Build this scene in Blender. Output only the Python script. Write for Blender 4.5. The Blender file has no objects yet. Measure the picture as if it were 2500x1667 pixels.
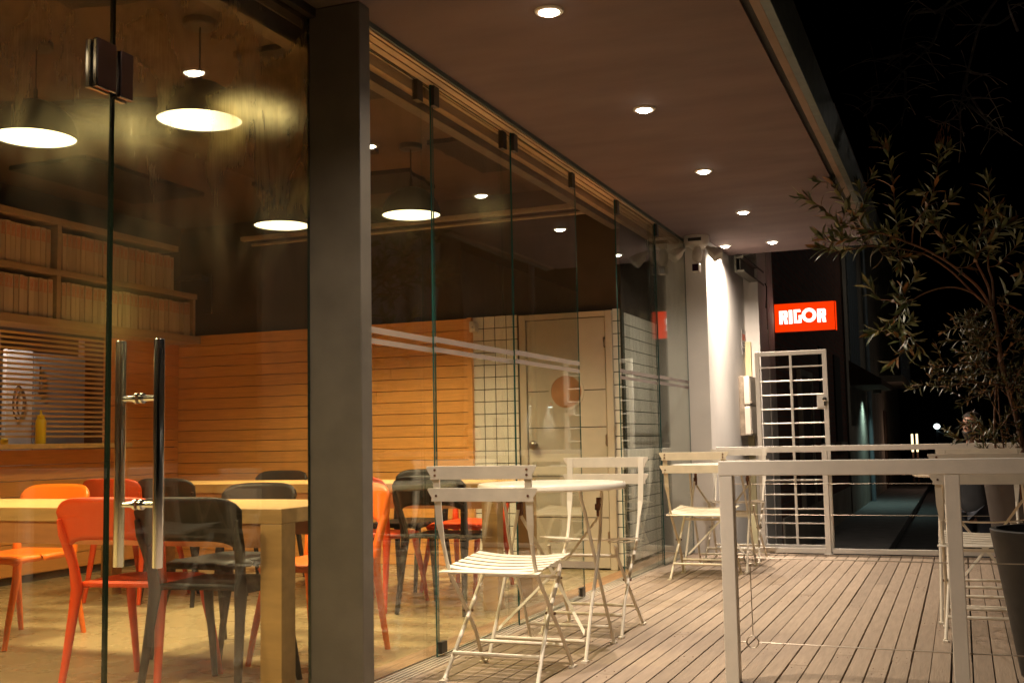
import bpy, bmesh, math, random
from mathutils import Vector, Matrix
rnd = random.Random(7)
sc = bpy.context.scene
COL = sc.collection
PI = math.pi

# ---------------------------------------------------------------- materials
def nmat(name):
    m = bpy.data.materials.new(name); m.use_nodes = True
    nt = m.node_tree
    return m, nt, nt.nodes, nt.links, nt.nodes['Principled BSDF']

def mat(name, col, rough=0.5, metal=0.0, var=0.12, vscale=6.0, bump=0.0, bscale=60.0, stretch=(1, 1, 1),
        rustcol=None, rust=0.0, rscale=9.0, island=0.0, col2=None, spec=0.5, coat=0.0, rvar=0.12):
    m, nt, N, L, P = nmat(name)
    tc = N.new('ShaderNodeTexCoord'); mp = N.new('ShaderNodeMapping'); L.new(tc.outputs['Object'], mp.inputs['Vector'])
    mp.inputs['Scale'].default_value = stretch
    n1 = N.new('ShaderNodeTexNoise'); n1.inputs['Scale'].default_value = vscale; n1.inputs['Detail'].default_value = 6
    L.new(mp.outputs[0], n1.inputs['Vector'])
    mr = N.new('ShaderNodeMapRange'); mr.inputs[1].default_value = 0.3; mr.inputs[2].default_value = 0.7
    mr.inputs[3].default_value = 1 - var; mr.inputs[4].default_value = 1 + var
    L.new(n1.outputs['Fac'], mr.inputs[0])
    base = N.new('ShaderNodeMix'); base.data_type = 'RGBA'; base.blend_type = 'MULTIPLY'
    base.inputs[0].default_value = 1.0
    base.inputs[6].default_value = (*col, 1)
    src = None
    if island or col2:
        g = N.new('ShaderNodeNewGeometry')
        if col2:
            mc = N.new('ShaderNodeMix'); mc.data_type = 'RGBA'
            mc.inputs[6].default_value = (*col, 1); mc.inputs[7].default_value = (*col2, 1)
            L.new(g.outputs['Random Per Island'], mc.inputs[0]); L.new(mc.outputs[2], base.inputs[6])
        if island:
            mi = N.new('ShaderNodeMapRange'); mi.inputs[3].default_value = 1 - island; mi.inputs[4].default_value = 1 + island
            L.new(g.outputs['Random Per Island'], mi.inputs[0])
            mu = N.new('ShaderNodeMath'); mu.operation = 'MULTIPLY'
            L.new(mi.outputs[0], mu.inputs[0]); L.new(mr.outputs[0], mu.inputs[1]); src = mu.outputs[0]
    L.new(src or mr.outputs[0], base.inputs[7])
    out = base.outputs[2]
    if rustcol:
        n2 = N.new('ShaderNodeTexNoise'); n2.inputs['Scale'].default_value = rscale; n2.inputs['Detail'].default_value = 8
        n2.inputs['Roughness'].default_value = 0.7
        L.new(tc.outputs['Object'], n2.inputs['Vector'])
        cr = N.new('ShaderNodeMapRange'); cr.inputs[1].default_value = 0.72 - rust; cr.inputs[2].default_value = 0.80 - rust
        L.new(n2.outputs['Fac'], cr.inputs[0])
        mx = N.new('ShaderNodeMix'); mx.data_type = 'RGBA'; mx.inputs[7].default_value = (*rustcol, 1)
        L.new(cr.outputs[0], mx.inputs[0]); L.new(out, mx.inputs[6]); out = mx.outputs[2]
    L.new(out, P.inputs['Base Color'])
    P.inputs['Roughness'].default_value = rough; P.inputs['Metallic'].default_value = metal
    P.inputs['Specular IOR Level'].default_value = spec
    if rvar:
        rr = N.new('ShaderNodeMapRange'); rr.inputs[3].default_value = max(0.02, rough - rvar); rr.inputs[4].default_value = min(1, rough + rvar)
        n3 = N.new('ShaderNodeTexNoise'); n3.inputs['Scale'].default_value = vscale * 2.3; n3.inputs['Detail'].default_value = 4
        L.new(mp.outputs[0], n3.inputs['Vector']); L.new(n3.outputs['Fac'], rr.inputs[0]); L.new(rr.outputs[0], P.inputs['Roughness'])
    if coat: P.inputs['Coat Weight'].default_value = coat
    if bump:
        nb = N.new('ShaderNodeTexNoise'); nb.inputs['Scale'].default_value = bscale; nb.inputs['Detail'].default_value = 5
        L.new(mp.outputs[0], nb.inputs['Vector'])
        b = N.new('ShaderNodeBump'); b.inputs['Strength'].default_value = bump; b.inputs['Distance'].default_value = 0.01
        L.new(nb.outputs['Fac'], b.inputs['Height']); L.new(b.outputs[0], P.inputs['Normal'])
    return m

def emat(name, col, strength):
    m, nt, N, L, P = nmat(name)
    P.inputs['Base Color'].default_value = (*[min(1, c) * .25 for c in col], 1)
    P.inputs['Emission Color'].default_value = (*col, 1); P.inputs['Emission Strength'].default_value = strength
    P.inputs['Roughness'].default_value = 0.4; P.inputs['Specular IOR Level'].default_value = 0.15
    return m

def glass_mat(name, tint, dirt, seed):
    """clear pane: fresnel reflection over transmission, plus a thin uneven film of grime with wiped streaks"""
    m, nt, N, L, P = nmat(name)
    out = N['Material Output'] if 'Material Output' in N else None
    N.remove(P)
    tr = N.new('ShaderNodeBsdfTransparent'); tr.inputs[0].default_value = (*tint, 1)
    gl = N.new('ShaderNodeBsdfGlossy'); gl.inputs['Roughness'].default_value = 0.0; gl.inputs[0].default_value = (0.95, 1, 0.98, 1)
    fr = N.new('ShaderNodeFresnel'); ge = N.new('ShaderNodeNewGeometry'); io = N.new('ShaderNodeMapRange'); io.inputs[3].default_value = 1.5; io.inputs[4].default_value = 1 / 1.5
    L.new(ge.outputs['Backfacing'], io.inputs[0]); L.new(io.outputs[0], fr.inputs[0])
    mx = N.new('ShaderNodeMixShader'); L.new(fr.outputs[0], mx.inputs[0]); L.new(tr.outputs[0], mx.inputs[1]); L.new(gl.outputs[0], mx.inputs[2])
    tc = N.new('ShaderNodeTexCoord')
    mp = N.new('ShaderNodeMapping'); L.new(tc.outputs['Object'], mp.inputs[0]); mp.inputs['Scale'].default_value = (1, 2.6, 1.5)
    mp.inputs['Rotation'].default_value = (0.7, 0, 0); mp.inputs['Location'].default_value = (0, seed, seed * 0.7)
    n1 = N.new('ShaderNodeTexNoise'); n1.inputs['Scale'].default_value = 1.5; n1.inputs['Detail'].default_value = 5; n1.inputs['Roughness'].default_value = 0.55
    n1.inputs['Distortion'].default_value = 0.8
    L.new(mp.outputs[0], n1.inputs[0])
    n2 = N.new('ShaderNodeTexNoise'); n2.inputs['Scale'].default_value = 1.3; n2.inputs['Detail'].default_value = 3
    mp2 = N.new('ShaderNodeMapping'); L.new(tc.outputs['Object'], mp2.inputs[0]); mp2.inputs['Location'].default_value = (0, seed * 1.7, 2.0)
    L.new(mp2.outputs[0], n2.inputs[0])
    r1 = N.new('ShaderNodeMapRange'); r1.inputs[1].default_value = 0.34; r1.inputs[2].default_value = 0.78
    r2 = N.new('ShaderNodeMapRange'); r2.inputs[1].default_value = 0.30; r2.inputs[2].default_value = 0.70
    L.new(n1.outputs['Fac'], r1.inputs[0]); L.new(n2.outputs['Fac'], r2.inputs[0])
    mu = N.new('ShaderNodeMath'); mu.operation = 'MULTIPLY'; L.new(r1.outputs[0], mu.inputs[0]); L.new(r2.outputs[0], mu.inputs[1])
    md = N.new('ShaderNodeMath'); md.operation = 'MULTIPLY_ADD'; md.inputs[1].default_value = dirt; md.inputs[2].default_value = 0.012
    sx = N.new('ShaderNodeSeparateXYZ'); L.new(tc.outputs['Object'], sx.inputs[0])
    hz = N.new('ShaderNodeMapRange'); hz.inputs[1].default_value = 1.25; hz.inputs[2].default_value = 2.15; hz.inputs[3].default_value = 0.10; hz.interpolation_type = 'SMOOTHSTEP'
    L.new(sx.outputs[2], hz.inputs[0])
    n5 = N.new('ShaderNodeTexNoise'); n5.inputs['Scale'].default_value = 3.0; n5.inputs['Detail'].default_value = 4
    mp5 = N.new('ShaderNodeMapping'); mp5.inputs['Scale'].default_value = (1, 46, 2.4); mp5.inputs['Rotation'].default_value = (0.06, 0, 0); L.new(tc.outputs['Object'], mp5.inputs[0]); L.new(mp5.outputs[0], n5.inputs[0])
    r5 = N.new('ShaderNodeMapRange'); r5.inputs[1].default_value = 0.45; r5.inputs[2].default_value = 0.70; r5.inputs[3].default_value = 0.86; r5.inputs[4].default_value = 1.06; L.new(n5.outputs['Fac'], r5.inputs[0])
    mh = N.new('ShaderNodeMath'); mh.operation = 'MULTIPLY'; L.new(mu.outputs[0], mh.inputs[0]); L.new(hz.outputs[0], mh.inputs[1])
    mh2 = N.new('ShaderNodeMath'); mh2.operation = 'MULTIPLY'; L.new(mh.outputs[0], mh2.inputs[0]); L.new(r5.outputs[0], mh2.inputs[1])
    L.new(mh2.outputs[0], md.inputs[0])
    df = N.new('ShaderNodeBsdfDiffuse'); df.inputs[0].default_value = (0.75, 0.72, 0.66, 1)
    tl = N.new('ShaderNodeBsdfTranslucent'); tl.inputs[0].default_value = (0.75, 0.72, 0.62, 1)
    rg = N.new('ShaderNodeBsdfRefraction'); rg.inputs['IOR'].default_value = 1.22; rg.inputs['Roughness'].default_value = 0.40; rg.inputs[0].default_value = (0.95, 0.84, 0.52, 1)
    a1 = N.new('ShaderNodeMixShader'); a1.inputs[0].default_value = 0.5; L.new(df.outputs[0], a1.inputs[1]); L.new(tl.outputs[0], a1.inputs[2])
    a2 = N.new('ShaderNodeMixShader'); a2.inputs[0].default_value = 0.955; L.new(a1.outputs[0], a2.inputs[1]); L.new(rg.outputs[0], a2.inputs[2])
    fin = N.new('ShaderNodeMixShader'); L.new(md.outputs[0], fin.inputs[0]); L.new(mx.outputs[0], fin.inputs[1]); L.new(a2.outputs[0], fin.inputs[2])
    L.new(fin.outputs[0], out.inputs[0])
    return m

M = {}
M['deck'] = mat('weathered_decking', (0.282, 0.212, 0.152), 0.74, var=0.14, vscale=9, stretch=(6, .5, 1), island=0.14, bump=0.35, bscale=26, rustcol=(0.20, 0.13, 0.085), rust=0.07, rscale=5)
M['dark_void'] = mat('dark_subfloor', (0.02, 0.017, 0.014), 0.9)
M['floor'] = mat('polished_concrete', (0.37, 0.285, 0.15), 0.28, var=0.04, vscale=2.2, rustcol=(0.31, 0.23, 0.12), rust=0.0, rscale=1.2, rvar=0.1)
M['soffit'] = mat('painted_soffit', (0.138, 0.092, 0.086), 0.85, var=0.15, vscale=1.5, stretch=(1.0, 2.6, 1), bump=0.12, bscale=35)
M['fascia'] = mat('fascia_plaster', (0.20, 0.14, 0.10), 0.8, var=0.12)
M['drip'] = mat('galvanised_edge', (0.10, 0.115, 0.095), 0.5, metal=0.3, var=0.2)
M['groove'] = mat('shadow_gap', (0.03, 0.025, 0.02), 0.9)
M['wall_white'] = mat('white_render', (0.72, 0.68, 0.64), 0.85, var=0.05, vscale=3, bump=0.08, bscale=50, rustcol=(0.5, 0.43, 0.36), rust=0.02, rscale=1.5)
M['wall_blue'] = mat('grey_render', (0.42, 0.42, 0.42), 0.85, var=0.12, vscale=5)
M['stone'] = mat('rough_whitewash', (0.55, 0.50, 0.46), 0.85, var=0.18, vscale=7, bump=0.5, bscale=14)
M['pillar'] = mat('grey_steel_paint', (0.118, 0.102, 0.078), 0.5, var=0.14, vscale=7, bump=0.06, bscale=90, rustcol=(0.24, 0.21, 0.18), rust=0.03)
M['track_al'] = mat('lamplit_track', (0.58, 0.39, 0.23), 0.5, metal=0.0, var=0.12, stretch=(1, .3, 1), vscale=30)  # warm lamplight from inside is put into this aluminium's base colour
M['floor_track'] = mat('floor_track_aluminium', (0.62, 0.55, 0.45), 0.4, metal=0.4, var=0.1)
M['thresh'] = mat('oak_threshold', (0.34, 0.19, 0.09), 0.5, var=0.25, vscale=10, stretch=(5, .4, 1))
M['black_metal'] = mat('black_fitting', (0.05, 0.042, 0.034), 0.4, metal=0.3)
M['header'] = mat('header_beam_paint', (0.11, 0.085, 0.065), 0.6)
M['header_lip'] = mat('bronze_lip', (0.42, 0.27, 0.15), 0.5)
M['chrome'] = mat('polished_steel', (0.82, 0.83, 0.85), 0.13, metal=1.0, var=0.03, rvar=0.04)
M['chrome_dark'] = mat('smoked_chrome', (0.30, 0.26, 0.28), 0.10, metal=1.0, var=0.05, rvar=0.05)
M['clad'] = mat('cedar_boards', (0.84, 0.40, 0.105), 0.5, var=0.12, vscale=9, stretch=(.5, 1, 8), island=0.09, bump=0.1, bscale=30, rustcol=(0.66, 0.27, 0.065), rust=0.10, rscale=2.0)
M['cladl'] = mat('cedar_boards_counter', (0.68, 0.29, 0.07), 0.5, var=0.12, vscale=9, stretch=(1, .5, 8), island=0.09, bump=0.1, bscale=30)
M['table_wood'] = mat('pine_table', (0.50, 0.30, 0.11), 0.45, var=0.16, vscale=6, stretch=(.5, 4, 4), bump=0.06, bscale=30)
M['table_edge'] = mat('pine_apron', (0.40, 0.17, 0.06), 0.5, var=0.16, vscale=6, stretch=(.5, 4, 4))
M['shelf_wood'] = mat('birch_shelf', (0.40, 0.27, 0.17), 0.55, var=0.1, vscale=8, stretch=(1, .4, 4))
M['tile'] = mat('cream_tile', (0.86, 0.83, 0.74), 0.22, var=0.03, island=0.06, rvar=0.06)
M['grout'] = mat('dark_grout', (0.05, 0.052, 0.036), 0.9)
M['dark_wall'] = mat('brown_upper_wall', (0.068, 0.052, 0.042), 0.8, var=0.15, vscale=3)
M['int_ceil'] = mat('brown_ceiling', (0.085, 0.050, 0.028), 0.85, var=0.12, vscale=2.2)
M['acoustic'] = mat('acoustic_foam', (0.016, 0.012, 0.009), 0.95, var=0.3, vscale=40, bump=0.8, bscale=60)
M['door_paint'] = mat('cream_door_paint', (0.54, 0.485, 0.385), 0.45, var=0.06)
M['door_frame'] = mat('cream_frame_paint', (0.58, 0.51, 0.40), 0.5, var=0.05)
M['brass'] = mat('dull_nickel', (0.35, 0.30, 0.24), 0.3, metal=0.9)
M['port'] = mat('porthole_glass', (0.50, 0.26, 0.13), 0.08, var=0.25, vscale=5, rvar=0.03)
M['white_paint'] = mat('chipped_white_paint', (0.80, 0.74, 0.63), 0.42, var=0.06, vscale=14, rustcol=(0.17, 0.075, 0.03), rust=0.005, rscale=22, bump=0.05, bscale=80)
M['ivory_paint'] = mat('aged_ivory_paint', (0.70, 0.62, 0.46), 0.42, var=0.08, vscale=14, rustcol=(0.17, 0.075, 0.03), rust=0.01, rscale=22, bump=0.05, bscale=80)
M['rust'] = mat('rusty_steel', (0.14, 0.06, 0.03), 0.8, var=0.3, vscale=30)
M['table_top'] = mat('white_enamel', (0.84, 0.79, 0.68), 0.18, var=0.03, vscale=5, rustcol=(0.5, 0.4, 0.28), rust=-0.02, rscale=14, rvar=0.08)
M['rail'] = mat('white_rail_paint', (0.82, 0.77, 0.70), 0.5, var=0.05, vscale=9, rustcol=(0.35, 0.2, 0.11), rust=-0.03, rscale=20, bump=0.06, bscale=120)
M['wire'] = mat('steel_wire', (0.55, 0.47, 0.38), 0.35, metal=0.8)
M['red_plastic'] = mat('orange_red_plastic', (0.70, 0.065, 0.008), 0.38, var=0.04, rvar=0.08)
M['orange_plastic'] = mat('orange_plastic', (0.85, 0.17, 0.01), 0.36, var=0.04, rvar=0.08)
M['black_plastic'] = mat('charcoal_plastic', (0.013, 0.010, 0.009), 0.48, var=0.08, rvar=0.08, spec=0.25)
M['shade'] = mat('black_lampshade', (0.035, 0.03, 0.025), 0.5)
M['cord'] = mat('black_cord', (0.012, 0.012, 0.012), 0.6)
M['lamp_glow'] = emat('lit_diffuser', (1.0, 0.84, 0.46), 5.0)
M['spot_glow'] = emat('lit_downlight', (1.0, 0.86, 0.68), 45.0)
M['trim'] = mat('white_trim_ring', (0.80, 0.74, 0.66), 0.35)
M['sign_red'] = emat('backlit_red_acrylic', (1.0, 0.040, 0.0), 1.0)
M['sign_white'] = emat('backlit_white_letters', (1.0, 0.93, 0.80), 1.7)
M['sign_case'] = mat('red_sign_case', (0.40, 0.03, 0.01), 0.4)
M['brick'] = None
M['asphalt'] = mat('street_asphalt', (0.05, 0.05, 0.05), 0.8, var=0.3, vscale=4, bump=0.4, bscale=30)
M['pavement'] = mat('pavement_concrete', (0.16, 0.155, 0.15), 0.8, var=0.2, vscale=5)
M['dark_render'] = mat('dark_street_render', (0.30, 0.26, 0.21), 0.9, var=0.25, vscale=2)
M['grey_panel'] = mat('grey_metal_cladding', (0.20, 0.24, 0.27), 0.4, metal=0.4)
M['wood_dark'] = mat('dark_timber', (0.07, 0.04, 0.025), 0.7)
M['pot'] = mat('graphite_planter', (0.012, 0.0115, 0.0115), 0.6, var=0.15, vscale=8, bump=0.05, bscale=60)
M['pot_brown'] = mat('brown_planter', (0.050, 0.037, 0.030), 0.7, var=0.12, vscale=5)
M['soil'] = mat('potting_soil', (0.03, 0.02, 0.014), 0.95, bump=0.6, bscale=40)
M['bark'] = mat('reddish_bark', (0.17, 0.085, 0.045), 0.8, var=0.25, vscale=30, stretch=(3, 3, .6), bump=0.3, bscale=60)
M['leaf'] = mat('olive_leaf', (0.085, 0.125, 0.042), 0.42, var=0.2, vscale=20, col2=(0.17, 0.16, 0.055), island=0.3)
M['leaf_old'] = mat('rusty_leaf', (0.30, 0.13, 0.03), 0.5, var=0.2, vscale=20, col2=(0.18, 0.10, 0.03), island=0.3)
M['leaf_fine'] = mat('fine_dark_leaf', (0.050, 0.075, 0.024), 0.42, var=0.2, vscale=20, col2=(0.13, 0.10, 0.03), island=0.3)
M['bare_bark'] = mat('bare_bark', (0.10, 0.085, 0.065), 0.9, var=0.3, vscale=20)
M['cam_plastic'] = mat('white_fixture_plastic', (0.74, 0.68, 0.60), 0.4)
M['cam_glass'] = mat('frosted_lens', (0.78, 0.72, 0.62), 0.25)
M['cam_eye'] = mat('dark_sensor_lens', (0.03, 0.008, 0.02), 0.08)
M['box_plastic'] = mat('ivory_meter_box', (0.78, 0.70, 0.60), 0.45, var=0.05, rustcol=(0.45, 0.3, 0.2), rust=-0.02)
M['box_side'] = mat('weathered_box_side', (0.30, 0.24, 0.18), 0.7, var=0.3, vscale=20)
M['yellow_paint'] = mat('pale_yellow_paint', (0.68, 0.60, 0.36), 0.6, var=0.12, vscale=8, rustcol=(0.4, 0.28, 0.14), rust=0.0)
M['paper'] = mat('notice_paper', (0.62, 0.58, 0.56), 0.8)
M['red_ink'] = mat('red_ink', (0.60, 0.10, 0.04), 0.7)
M['grey_ink'] = mat('grey_ink', (0.25, 0.24, 0.25), 0.8)
M['lintel'] = mat('green_grey_steel', (0.13, 0.12, 0.09), 0.55, metal=0.2, var=0.2, rustcol=(0.2, 0.1, 0.05), rust=0.06)
M['mustard'] = mat('yellow_plastic', (0.82, 0.56, 0.02), 0.35, var=0.04)
M['steel_kitchen'] = mat('brushed_kitchen_steel', (0.36, 0.37, 0.40), 0.4, metal=0.3, var=0.1)
M['kitchen_white'] = mat('kitchen_white', (0.66, 0.63, 0.64), 0.5)
M['kitchen_brown'] = mat('kitchen_red_brown', (0.22, 0.085, 0.04), 0.7)
M['scribble'] = mat('dark_marker', (0.10, 0.06, 0.045), 0.7)
M['slat'] = mat('hatch_slat_wood', (0.66, 0.42, 0.20), 0.5, var=0.08)
M['projector'] = mat('screen_case', (0.36, 0.29, 0.22), 0.6)
M['frost'] = None
M['skin'] = mat('skin', (0.46, 0.25, 0.17), 0.5, var=0.08, vscale=14)
M['shirt'] = mat('black_cotton', (0.012, 0.012, 0.014), 0.9)
M['denim'] = mat('dark_denim', (0.02, 0.024, 0.035), 0.85)
M['hair'] = mat('dark_hair', (0.025, 0.017, 0.012), 0.6, var=0.3, vscale=60)
M['eye'] = mat('eye', (0.05, 0.04, 0.035), 0.15)
M['shoe'] = mat('black_shoe', (0.015, 0.015, 0.015), 0.5)
M['glass_door'] = glass_mat('door_glass', (0.95, 0.965, 0.945), 1.35, 5.6)
M['glass_pane'] = glass_mat('sliding_glass', (0.955, 0.97, 0.955), 0.16, 9.4)
M['glass_edge'] = mat('glass_edge', (0.016, 0.085, 0.085), 0.12, var=0.15, vscale=4, rvar=0.05)
M['glass_edge_dark'] = mat('door_glass_edge', (0.012, 0.022, 0.016), 0.1, var=0.2, vscale=4, rvar=0.05)
M['street_glow'] = emat('street_lamp_glow', (0.85, 1.0, 0.95), 3.0)
M['tube_glow'] = emat('doorway_tube_glow', (1.0, 0.80, 0.45), 2.2)
M['led_green'] = emat('green_led', (0.05, 1.0, 0.3), 2.0)

def frost_mat():
    m, nt, N, L, P = nmat('frosted_film')
    out = N['Material Output']; N.remove(P)
    tr = N.new('ShaderNodeBsdfTransparent'); df = N.new('ShaderNodeBsdfDiffuse'); df.inputs[0].default_value = (0.40, 0.34, 0.32, 1)
    tl = N.new('ShaderNodeBsdfTranslucent'); tl.inputs[0].default_value = (0.36, 0.31, 0.29, 1)
    a = N.new('ShaderNodeMixShader'); a.inputs[0].default_value = 0.35; L.new(df.outputs[0], a.inputs[1]); L.new(tl.outputs[0], a.inputs[2])
    b = N.new('ShaderNodeMixShader'); b.inputs[0].default_value = 0.55; L.new(tr.outputs[0], b.inputs[1]); L.new(a.outputs[0], b.inputs[2])
    L.new(b.outputs[0], out.inputs[0]); return m
M['frost'] = frost_mat()

def brick_mat(name, c1, c2, mortar):
    m, nt, N, L, P = nmat(name)
    tc = N.new('ShaderNodeTexCoord'); sp = N.new('ShaderNodeSeparateXYZ'); cb = N.new('ShaderNodeCombineXYZ')
    L.new(tc.outputs['Object'], sp.inputs[0]); ad = N.new('ShaderNodeMath'); L.new(sp.outputs[0], ad.inputs[0]); L.new(sp.outputs[1], ad.inputs[1])
    L.new(ad.outputs[0], cb.inputs[0]); L.new(sp.outputs[2], cb.inputs[1])
    b = N.new('ShaderNodeTexBrick'); L.new(cb.outputs[0], b.inputs[0]); b.inputs['Scale'].default_value = 1.0
    b.inputs['Brick Width'].default_value = 0.24; b.inputs['Row Height'].default_value = 0.075; b.inputs['Mortar Size'].default_value = 0.008
    b.inputs[1].default_value = (*c1, 1); b.inputs[2].default_value = (*c2, 1); b.inputs[3].default_value = (*mortar, 1)
    L.new(b.outputs[0], P.inputs['Base Color']); P.inputs['Roughness'].default_value = 0.9
    bp = N.new('ShaderNodeBump'); bp.inputs['Strength'].default_value = 0.6; bp.inputs['Distance'].default_value = 0.01
    L.new(b.outputs['Fac'], bp.inputs['Height']); bp.invert = True; L.new(bp.outputs[0], P.inputs['Normal'])
    return m
M['brick'] = brick_mat('dark_red_brick', (0.17, 0.055, 0.03), (0.10, 0.038, 0.024), (0.10, 0.085, 0.07))

def book_mat():
    m, nt, N, L, P = nmat('magazine_spine')
    tc = N.new('ShaderNodeTexCoord'); sp = N.new('ShaderNodeSeparateXYZ'); L.new(tc.outputs['Object'], sp.inputs[0])
    oi = N.new('ShaderNodeObjectInfo')
    # red lettering block near the head of the spine (local z 0.19..0.285), broken into strokes
    def cmp(op, sock, v):
        n = N.new('ShaderNodeMath'); n.operation = op; L.new(sock, n.inputs[0]); n.inputs[1].default_value = v; return n.outputs[0]
    def mul(a, b):
        n = N.new('ShaderNodeMath'); n.operation = 'MULTIPLY'; L.new(a, n.inputs[0]); L.new(b, n.inputs[1]); return n.outputs[0]
    z = sp.outputs[2]; y = sp.outputs[1]
    band = mul(cmp('GREATER_THAN', z, 0.195), cmp('LESS_THAN', z, 0.283))
    ya = N.new('ShaderNodeMath'); ya.operation = 'ABSOLUTE'; L.new(y, ya.inputs[0])
    band = mul(band, cmp('LESS_THAN', ya.outputs[0], 0.016))
    vo = N.new('ShaderNodeTexVoronoi'); vo.inputs['Scale'].default_value = 75; vo.feature = 'DISTANCE_TO_EDGE'
    L.new(tc.outputs['Object'], vo.inputs[0])
    st = cmp('GREATER_THAN', vo.outputs[0], 0.10)
    fac = mul(band, st)
    mx = N.new('ShaderNodeMix'); mx.data_type = 'RGBA'; mx.inputs[6].default_value = (0.56, 0.43, 0.34, 1); mx.inputs[7].default_value = (0.55, 0.12, 0.055, 1)
    L.new(fac, mx.inputs[0])
    hv = N.new('ShaderNodeMapRange'); hv.inputs[3].default_value = 0.8; hv.inputs[4].default_value = 1.1; L.new(oi.outputs['Random'], hv.inputs[0])
    m2 = N.new('ShaderNodeMix'); m2.data_type = 'RGBA'; m2.blend_type = 'MULTIPLY'; m2.inputs[0].default_value = 1
    L.new(mx.outputs[2], m2.inputs[6]); L.new(hv.outputs[0], m2.inputs[7]); L.new(m2.outputs[2], P.inputs['Base Color'])
    P.inputs['Roughness'].default_value = 0.6
    return m
M['book'] = book_mat()

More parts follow.
